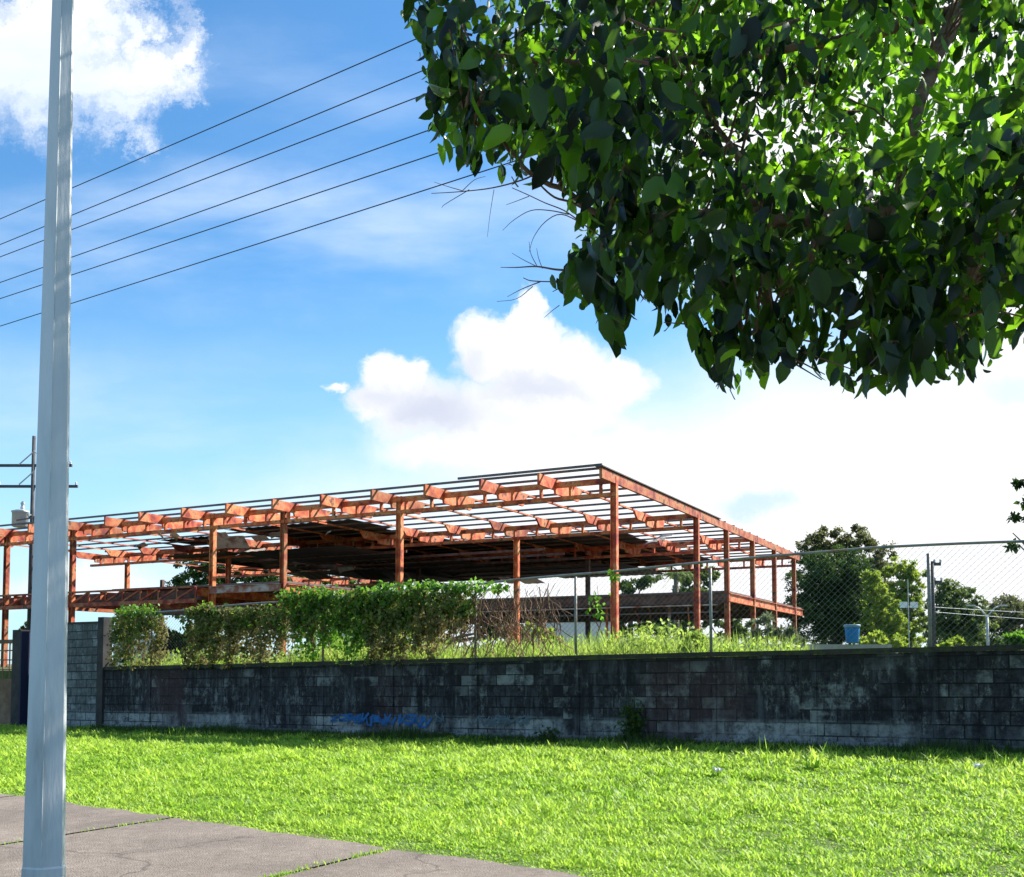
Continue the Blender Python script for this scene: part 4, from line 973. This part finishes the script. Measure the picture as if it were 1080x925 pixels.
# lawn (uncountable)
def vnoise(x, y, cell, seed):
    g = np.random.default_rng(seed).uniform(-1, 1, (256, 256)); x = x/cell+900; y = y/cell+900; i = np.floor(x).astype(int); j = np.floor(y).astype(int); f = x-i; h = y-j; f = f*f*(3-2*f); h = h*h*(3-2*h)
    G = lambda a, b: g[a % 256, b % 256]
    return (G(i, j)*(1-f)+G(i+1, j)*f)*(1-h)+(G(i, j+1)*(1-f)+G(i+1, j+1)*f)*h
def lawn():
    N = 2200000; s = rng.uniform(-7, 34, N); b = rng.uniform(-9.4, .0, N)
    p = A0[None]+EW[None]*s[:, None]+NW[None]*b[:, None]; y = np.maximum(p[:, 1], 5); u = 540+FPX*p[:, 0]/y
    ok = (b > edge_b(s)-.03-.16*np.clip(vnoise(s, b, .45, 8)+.15, 0, 1)) & (u > -260) & (u < 1350) & (b < np.where(s < 20.3, -.02, 2))
    dens = np.clip((9.0/y)**1.7, 0, 1)
    patch = .5+.5*np.sin(s*1.3+np.sin(b*1.7))*np.sin(b*2.3+np.sin(s*.9)*2)
    ok &= rng.uniform(0, 1, N) < dens*(.72+.28*patch)
    s, b, p, y, u, patch = s[ok], b[ok], p[ok], y[ok], u[ok], patch[ok]; n = len(s)
    print('lawn blades', n)
    z = zlawn(s, b)-.012
    C = np.concatenate([p, z[:, None]], 1)
    f1 = vnoise(s, b, .22, 1); f2 = vnoise(s, b, 1.3, 2); f3 = vnoise(s, b, .09, 3); tall = np.clip(vnoise(s, b, .5, 4)-.45, 0, 1)
    near = np.clip((b-edge_b(s))/.5, .45, 1)
    Ln = (.064+.036*f1+.018*f2+.02*f3+.10*tall)*rng.uniform(.5, 1.5, n)*near*np.clip(y/10, 1, 1.5)
    Wd = rng.uniform(.007, .016, n)*np.clip(y/9, 1, 1.9)
    V, F, q = blade_geo(C, rng.uniform(0, 6.28, n), Ln, Wd, rng.uniform(.5, 1.6, n))
    lf = np.clip(.5+.2*f1+.22*f2+.1*f3+rng.normal(0, .25, n), 0, 1)
    o = npmesh('lawn_grass', V, F, np.repeat(lf, q), M['lawn']); struct(o, 'stuff')
    # rank grass at the wall foot, its dark colour widening the wall's shadow
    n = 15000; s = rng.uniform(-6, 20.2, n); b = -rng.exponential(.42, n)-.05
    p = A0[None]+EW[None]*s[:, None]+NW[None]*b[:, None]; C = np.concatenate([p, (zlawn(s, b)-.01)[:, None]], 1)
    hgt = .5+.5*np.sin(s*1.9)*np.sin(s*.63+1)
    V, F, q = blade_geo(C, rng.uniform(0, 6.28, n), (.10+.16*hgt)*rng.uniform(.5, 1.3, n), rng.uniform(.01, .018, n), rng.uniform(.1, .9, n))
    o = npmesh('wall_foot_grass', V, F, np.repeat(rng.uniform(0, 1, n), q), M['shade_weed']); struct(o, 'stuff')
    # grass in the pavement joints
    Cs = []
    for k in range(-2, 6):
        sj = 4.07+3*k; m = 1500; bb = edge_b(sj)-rng.uniform(0, 3.2, m)**1.0; ok = rng.uniform(0, 1, m) < np.where(k == 0, 1., .3)*(.62+.38*np.sin(bb*4+k))
        bb = bb[ok]; ss = sj+rng.normal(0, .028, len(bb))+.03*np.sin(bb*3); pp = A0[None]+EW[None]*ss[:, None]+NW[None]*bb[:, None]; Cs.append(np.concatenate([pp, np.full((len(bb), 1), .01)], 1))
    C = np.concatenate(Cs); n = len(C)
    V, F, q = blade_geo(C, rng.uniform(0, 6.28, n), rng.uniform(.03, .075, n), rng.uniform(.006, .012, n), rng.uniform(.3, 1.3, n))
    o = npmesh('joint_grass', V, F, np.repeat(rng.uniform(0, .9, n), q), M['lawn']); struct(o, 'stuff')
lawn()
def clump(u, v, n, h, wd, m, label, spread=.08, name='grass_clump'):
    k = (u-540)/FPX; s = s_of(u); b = -.25; 
    for _ in range(20):
        p = A0+EW*s+NW*b; z = float(zlawn(s, b)); Y = p[1]; vv = HZ-(z-EYE)/Y*FPX
        b += .02*(vv-v)*-1*.5 if False else 0; 
    Y = (EYE-float(zlawn(s, -.5)))*FPX/(v-HZ); X = k*Y
    rel = np.array([X, Y])-A0; ss, bb = rel@EW, rel@NW
    if bb > -.1: bb = -.1
    z = float(zlawn(ss, bb)); c = W(ss, bb, z); t = thing(name, label, 'grass clump' if name == 'grass_clump' else 'plant', c)
    C = np.stack([c.x+rng.normal(0, spread, n), c.y+rng.normal(0, spread*.6, n), np.full(n, z-.01)], 1)
    V, F, q = blade_geo(C, rng.uniform(0, 6.28, n), rng.uniform(.6, 1.1, n)*h, np.full(n, wd), rng.uniform(.1, 1., n))
    npmesh('blades', V, F, np.repeat(rng.uniform(0, 1, n), q), m, t)
clump(856, 806, 20, .42, .034, M['lawn'], 'tall broad bladed grass clump in front of the wall right of centre')
clump(806, 806, 9, .5, .016, M['lawn'], 'thin upright grass stalks left of the tall broad bladed clump')
clump(884, 804, 12, .22, .014, M['lawn'], 'low grass tuft just right of the tall broad bladed clump')
clump(1052, 806, 18, .30, .014, M['lawn'], 'grass tuft below the right end of the wall')
clump(190, 777, 16, .3, .02, M['lawn'], 'light grass tuft before the left part of the wall')
def wallplant(u, v, wpx, hpx, n, label, m):
    s = s_of(u); c = W(s, -.14, 0); Y = c.y; c.z = EYE+(HZ-v)/FPX*Y; t = thing('wall_plant', label, 'plant', (c.x, Y, float(zbase(s))))
    rx, rz = wpx/2/FPX*Y, hpx/2/FPX*Y
    C = np.stack([c.x+rng.normal(0, rx*.45, n), c.y+rng.normal(0, .06, n), c.z+rng.normal(0, rz*.5, n)], 1); C[:, 2] = np.maximum(C[:, 2], float(zbase(s)))
    L_ = rng.uniform(.05, .11, n); V, F, q = card_geo(C, rdir(n, -.5), rdir(n, .6), L_, L_*.6); npmesh('foliage', V, F, np.repeat(rng.uniform(0, 1, n), q), m, t)
    MB().tube([(c.x, c.y+.03, float(zbase(s))), (c.x+.03, c.y, c.z), (c.x-.03, c.y, c.z+rz)], [.012, .009, .004], 5).build('stem', M['stem'], t)
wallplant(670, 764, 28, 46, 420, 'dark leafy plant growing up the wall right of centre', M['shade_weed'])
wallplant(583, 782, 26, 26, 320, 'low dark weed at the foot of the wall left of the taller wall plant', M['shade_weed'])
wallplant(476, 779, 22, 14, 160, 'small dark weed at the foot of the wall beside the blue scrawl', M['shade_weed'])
for u, v, lab in ((757, 809, 'crumpled white paper scrap on the lawn near the middle of the wall'), (1033, 813, 'crumpled white paper scrap on the lawn near the right edge')):
    Y = (EYE-.28)*FPX/(v-HZ); c = P(u, v, Y); rel = np.array([c.x, c.y])-A0; c.z = float(zlawn(rel@EW, rel@NW))+.07
    mb = MB(); n = 5
    for i in range(n):
        for j in range(n): mb.v.append(c+Vector(((i-2)*.026, (j-2)*.026, random.uniform(-.03, .04))))
    for i in range(n-1):
        for j in range(n-1): a = i*n+j; mb.f.append((a, a+n, a+n+1, a+1))
    o = mb.build('paper_scrap', M['paper'], loc=c); o.modifiers.new('thickness', 'SOLIDIFY').thickness = .002; tag(o, lab, 'litter')

# ------------------------------------------------------------------ foreground tree
OUT = [(418, -40), (424, 20), (436, 50), (448, 85), (455, 130), (468, 172), (487, 183), (520, 186), (545, 200), (585, 198), (600, 215), (612, 238), (600, 262), (580, 280), (572, 312), (590, 312), (615, 325), (636, 345), (646, 375), (660, 372), (668, 330), (690, 322), (694, 368),
       (708, 350), (722, 355), (735, 380), (750, 405), (765, 422), (785, 412), (800, 395), (812, 410), (832, 400), (850, 412), (870, 405), (890, 418), (905, 425), (920, 405), (938, 420), (960, 418), (985, 405), (1010, 410), (1030, 395), (1050, 385), (1062, 350), (1080, 355), (1110, 380), (1300, 400), (1700, 380), (1700, -900), (380, -900)]
def inside(u, v):
    r = np.zeros(len(u), bool); n = len(OUT)
    for i in range(n):
        x1, y1 = OUT[i]; x2, y2 = OUT[(i+1) % n]
        if y1 == y2: continue
        c = ((y1 > v) != (y2 > v)) & (u < (x2-x1)*(v-y1)/(y2-y1)+x1); r ^= c
    return r
def project(p):
    y = p[:, 1]; z = p[:, 2]-EYE; cy, sy = math.cos(PITCH), math.sin(PITCH)
    dep = y*cy+z*sy; up = -y*sy+z*cy
    return 540+FPX*p[:, 0]/dep, VC-FPX*up/dep
def bigtree():
    base = Vector((5.4, 5.6, 0)); t = thing('shade_tree', 'large leafy tree overhanging the upper right with broad dark leaves, some glowing in the sun', 'tree', base)
    tk = MB().tube([base-Vector((0, 0, .1)), base+Vector((0, 0, .3)), base+Vector((-.1, 0, 1.5)), base+Vector((-.25, -.05, 2.9)), base+Vector((-.1, .1, 4.6)), base+Vector((.2, .3, 6.3))], [.36, .27, .23, .2, .14, .06], 14).build('trunk', M['bark'], t, True)
    fork = base+Vector((-.25, -.05, 2.7)); fork2 = base+Vector((-.15, .05, 3.9))
    limbs = []
    def limb(pts, rad, k=8):
        # smooth a polyline with small wobble
        q = []
        for i in range(len(pts)-1):
            for j in range(4):
                f = j/4; q.append(pts[i].lerp(pts[i+1], f)+Vector([random.uniform(-.012, .012) for _ in range(3)]))
        q.append(pts[-1]); rr = [rad[0]+(rad[1]-rad[0])*(i/(len(q)-1))**.8 for i in range(len(q))]
        MB().tube(q, rr, k).build('branch', M['bark'], t, True); limbs.extend(q); return q
    limb([fork, P(1160, 180, 5.3), P(1080, 152, 5.1), P(1000, 190, 4.9), P(930, 225, 4.8), P(870, 235, 4.75)], (.10, .045))
    limb([P(870, 235, 4.75), P(800, 228, 4.7), P(745, 226, 4.7), P(700, 230, 4.65), P(672, 238, 4.6), P(630, 262, 4.6)], (.045, .018))
    limb([P(745, 227, 4.7), P(700, 252, 4.6), P(660, 278, 4.5), P(600, 285, 4.45)], (.022, .007), 6)
    limb([P(700, 231, 4.65), P(640, 232, 4.6), P(600, 205, 4.6), P(560, 182, 4.6), P(530, 150, 4.55), P(490, 125, 4.5)], (.018, .007), 6)
    limb([fork2, P(1120, -60, 5.6), P(1010, 10, 5.3), P(900, 40, 5.2), P(780, 60, 5.1), P(650, 70, 5.0), P(540, 60, 4.9), P(470, 60, 4.8)], (.05, .008))
    limb([P(1010, 10, 5.3), P(985, 60, 5.0), P(960, 150, 4.7), P(940, 240, 4.5), P(930, 320, 4.4)], (.05, .012))
    limb([P(870, 235, 4.75), P(850, 290, 4.5), P(820, 330, 4.4), P(775, 370, 4.3)], (.03, .007), 6)
    limb([P(1080, 152, 5.1), P(1060, 230, 4.8), P(1020, 300, 4.5), P(990, 350, 4.3)], (.045, .01), 6)
    limb([fork2, P(1300, -300, 6.5), P(1100, -380, 6.6), P(850, -350, 6.6), P(650, -250, 6.3), P(500, -140, 6.0)], (.10, .015))
    limb([P(800, 228, 4.7), P(770, 150, 4.8), P(720, 80, 4.9), P(690, 0, 5.0)], (.02, .008), 6)
    limb([fork2, base+Vector((1.2, .6, 5.2)), base+Vector((2.3, 1.2, 6.2))], (.1, .02)); limb([fork, base+Vector((.9, -.9, 4.2)), base+Vector((1.7, -1.8, 5.2))], (.1, .02))
    # bare twigs against the sky
    tw = MB()
    def twig(pix, Y, r0=.006, r1=.002):
        pts = [P(u, v, Y+.02*i) for i, (u, v) in enumerate(pix)]
        if len(pts) > 2:
            q = []; E = [pts[0]*2-pts[1]]+pts+[pts[-1]*2-pts[-2]]
            for i in range(1, len(E)-2):
                for f in (0, .25, .5, .75): q.append(.5*((2*E[i])+(E[i+1]-E[i-1])*f+(2*E[i-1]-5*E[i]+4*E[i+1]-E[i+2])*f*f+(3*E[i]-3*E[i+1]+E[i+2]-E[i-1])*f**3))
            pts = q+[pts[-1]]; tw.tube(pts, [r0+(r1-r0)*i/(len(pts)-1) for i in range(len(pts))], 5)
    twig([(650, 232), (620, 222), (602, 213), (585, 208), (570, 195), (560, 180)], 4.6, .007, .004); twig([(570, 181), (550, 190), (520, 198), (487, 202), (455, 204)], 4.55, .0045, .0015)
    twig([(495, 200), (470, 215), (466, 219)], 4.55, .002, .001); twig([(487, 201), (470, 196), (458, 192)], 4.55, .002, .001); twig([(487, 202), (500, 190), (512, 186)], 4.5, .002, .001)
    twig([(655, 262), (630, 247), (612, 234), (595, 222), (575, 214), (558, 206), (540, 198)], 4.55, .004, .002); twig([(600, 226), (580, 222), (560, 222), (542, 232), (530, 243)], 4.55, .003, .001)
    twig([(615, 236), (592, 226), (575, 234), (563, 250), (558, 266)], 4.55, .003, .001); twig([(558, 207), (545, 212), (534, 216)], 4.55, .002, .001); twig([(521, 200), (517, 225), (514, 250)], 4.55, .0015, .0008)
    twig([(600, 285), (585, 284), (566, 281), (545, 282), (528, 282)], 4.45, .006, .0015); twig([(566, 281), (552, 274), (540, 267)], 4.45, .002, .001); twig([(566, 280), (560, 268), (558, 255)], 4.45, .002, .001)
    twig([(640, 300), (600, 296), (580, 297), (560, 296), (552, 293)], 4.45, .004, .002); twig([(570, 297), (550, 305), (535, 313)], 4.45, .003, .001); twig([(562, 302), (545, 315), (524, 318)], 4.45, .002, .001)
    twig([(590, 322), (582, 328), (574, 335)], 4.45, .002, .001); twig([(572, 283), (568, 272), (566, 262)], 4.45, .002, .001)
    # leaf clusters
    nc = 6400; cu = rng.uniform(420, 1500, nc); cv = rng.uniform(-760, 420, nc); cy = rng.uniform(3.9, 8.0, nc)
    # lower outline hangs nearer
    cy = np.where(cv > 150, 3.9+(cy-3.9)*.55, cy)
    ok = inside(cu, cv) & inside(cu+rng.normal(0, 20, nc), cv+rng.normal(0, 24, nc))
    # sparser high up and in the sunlit upper right, denser skirts below
    keep = np.where(cv < -150, .55, np.where(cv < 230, .88, 1.)); keep *= 1-.25*np.exp(-(((cu-950)/140)**2+((cv-110)/110)**2))
    patch = np.sin(cu*.021+1.3*np.sin(cv*.017))+np.sin(cv*.027+cu*.008+1)
    keep *= np.where(patch < -.7, .35, 1.); keep *= np.where(cu > 1130, .42, 1.)
    ok &= rng.uniform(0, 1, nc) < keep; cu, cv, cy = cu[ok], cv[ok], cy[ok]
    # thin zones where sky shows
    thin = np.exp(-(((cu-640)/45)**2+((cv-235)/35)**2))+np.exp(-(((cu-700)/28)**2+((cv-350)/45)**2))+.75*np.exp(-(((cu-620)/40)**2+((cv-300)/26)**2))+.9*np.exp(-(((cu-735)/60)**2+((cv-345)/40)**2))+.6*np.exp(-(((cu-560)/50)**2+((cv-190)/26)**2))
    thin += .35*np.exp(-(((cu-960)/110)**2+((cv-120)/110)**2))
    ok = rng.uniform(0, 1, len(cu)) > thin*.85; cu, cv, cy = cu[ok], cv[ok], cy[ok]
    # outline clumps
    extra = [(435, 20, 4.6), (470, 60, 4.5), (460, 100, 4.5), (480, 140, 4.5), (500, 165, 4.5), (540, 170, 4.6), (590, 180, 4.6), (650, 215, 4.4), (628, 235, 4.5), (640, 190, 4.6), (690, 200, 4.6), (640, 320, 4.3), (625, 290, 4.4), (600, 290, 4.4), (655, 300, 4.3), (665, 270, 4.4), (648, 350, 4.2),
             (700, 340, 4.3), (745, 370, 4.2), (760, 400, 4.1), (780, 380, 4.2), (810, 380, 4.2), (850, 385, 4.1), (900, 390, 4.0), (940, 395, 4.), (1000, 380, 3.9), (1030, 360, 3.9), (980, 350, 4.), (500, 168, 4.5), (492, 150, 4.5), (655, 345, 4.2), (632, 322, 4.3), (768, 385, 4.2), (757, 410, 4.1), (735, 350, 4.3), (870, 395, 4.1), (960, 395, 4.)]*2; NX = len(extra)
    cu = np.concatenate([cu, [e[0] for e in extra]]); cv = np.concatenate([cv, [e[1] for e in extra]]); cy = np.concatenate([cy, [e[2] for e in extra]])
    ok = ~((np.abs(cv-(222+.05*(cu-640))) < 17) & (cu > 668) & (cu < 792) & (cy < 5.0)); cu, cv, cy = cu[ok], cv[ok], cy[ok]
    cen = np.array([tuple(P(a, b, c)) for a, b, c in zip(cu, cv, cy)]); isx = np.zeros(len(cen), bool); isx[-NX:] = True
    # more crown further right and behind, off the picture
    m = 140; oc = np.stack([rng.uniform(2.5, 8.5, m), rng.uniform(2.6, 8.6, m), rng.uniform(3.4, 8.5, m)], 1)
    uu, vv = project(oc); oc = oc[inside(uu, vv)]
    cen = np.concatenate([cen, oc]); isx = np.concatenate([isx, np.zeros(len(oc), bool)]); k_ = (cen[:, 2] < 8.6) & (cen[:, 0] < 9); cen = cen[k_]; isx = isx[k_]
    m = 1000; bu = rng.uniform(520, 1350, m); bv = rng.uniform(-160, 300, m); by = rng.uniform(6.6, 9.3, m)
    ok = inside(bu, bv) & inside(bu-25, bv+30); bk = np.array([tuple(P(a, b, c)) for a, b, c in zip(bu[ok], bv[ok], by[ok])]); bk = bk[bk[:, 2] < 8.4]
    cen = np.concatenate([cen, bk]); isx = np.concatenate([isx, np.zeros(len(bk), bool)])
    nl = np.where(isx, rng.integers(7, 12, len(cen)), rng.integers(6, 18, len(cen))); ci = np.repeat(np.arange(len(cen)), nl); n = len(ci)
    tone = rng.uniform(0, .28, len(cen))  # most clusters coloured dark to stand for crown shade
    tu, tv = project(cen); glow_odds = np.exp(-(((tu-960)/170)**2+((tv-110)/140)**2))*.72+np.where(cen[:, 1] > 6.6, .25, 0)+np.exp(-(((tu-640)/90)**2+((tv-70)/70)**2))*.28+.07  # odds of a sunlit glow, painted as bright leaf tone by position
    tone = np.where(rng.uniform(0, 1, len(cen)) < glow_odds, rng.uniform(.65, 1, len(cen)), tone)
    C = cen[ci]+rng.normal(0, 1, (n, 3))*np.array([.085, .1, .11])
    D = rdir(n)*.75; D[:, 2] -= np.where(isx[ci], 2.6, .95); D += unit(C-cen[ci]+1e-6)*.4; D = unit(D)
    Nn = rdir(n, .1); Nn[:, 1] -= .25
    csz = np.where(isx, 1.2, np.where(cen[:, 1] > 5.3, .80, np.where(cen[:, 1] < 4.5, 1.08, .9)))*rng.uniform(.75, 1.3, len(cen)); Ln = np.clip(rng.lognormal(-2.36, .24, n)*csz[ci], .04, .19); Wd = Ln*rng.uniform(.40, .60, n)
    tip = C+D*Ln[:, None]; u1, v1 = project(tip); u0, v0 = project(C)
    jx = np.where(isx, 0, rng.normal(0, 8, len(cen)))[ci]; jy = np.where(isx, 0, np.clip(rng.normal(12, 20, len(cen)), -8, 70))[ci]
    ok = inside(u1+jx, v1+jy) & inside(u0, v0)
    C, D, Nn, Ln, Wd, ci2 = C[ok], D[ok], Nn[ok], Ln[ok], Wd[ok], ci[ok]
    print('tree leaves', len(C))
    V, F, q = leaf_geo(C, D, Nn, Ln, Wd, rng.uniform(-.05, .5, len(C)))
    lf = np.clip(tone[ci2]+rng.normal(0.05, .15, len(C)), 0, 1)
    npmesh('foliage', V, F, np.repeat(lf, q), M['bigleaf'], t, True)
    # twigs linking clusters to the limbs
    LP = np.array([tuple(p) for p in limbs])
    for i in range(0, len(cen), 2):
        c = cen[i]; d = np.linalg.norm(LP-c, axis=1); j = int(d.argmin())
        if d[j] > .6:
            a = Vector(c)+Vector((random.uniform(.1, .3), random.uniform(-.1, .2), random.uniform(0, .15)))
        else: a = Vector(LP[j])
        b = Vector(c); md = a.lerp(b, .5)+Vector((0, 0, .05)); pp = np.array([tuple(a), tuple(md), tuple(b)]); uu, vv = project(pp)
        if inside(uu, vv).all(): tw.tube([a, md, b], [.008, .005, .002], 4, False)
    tw.build('twigs', M['bark'], t)
bigtree()
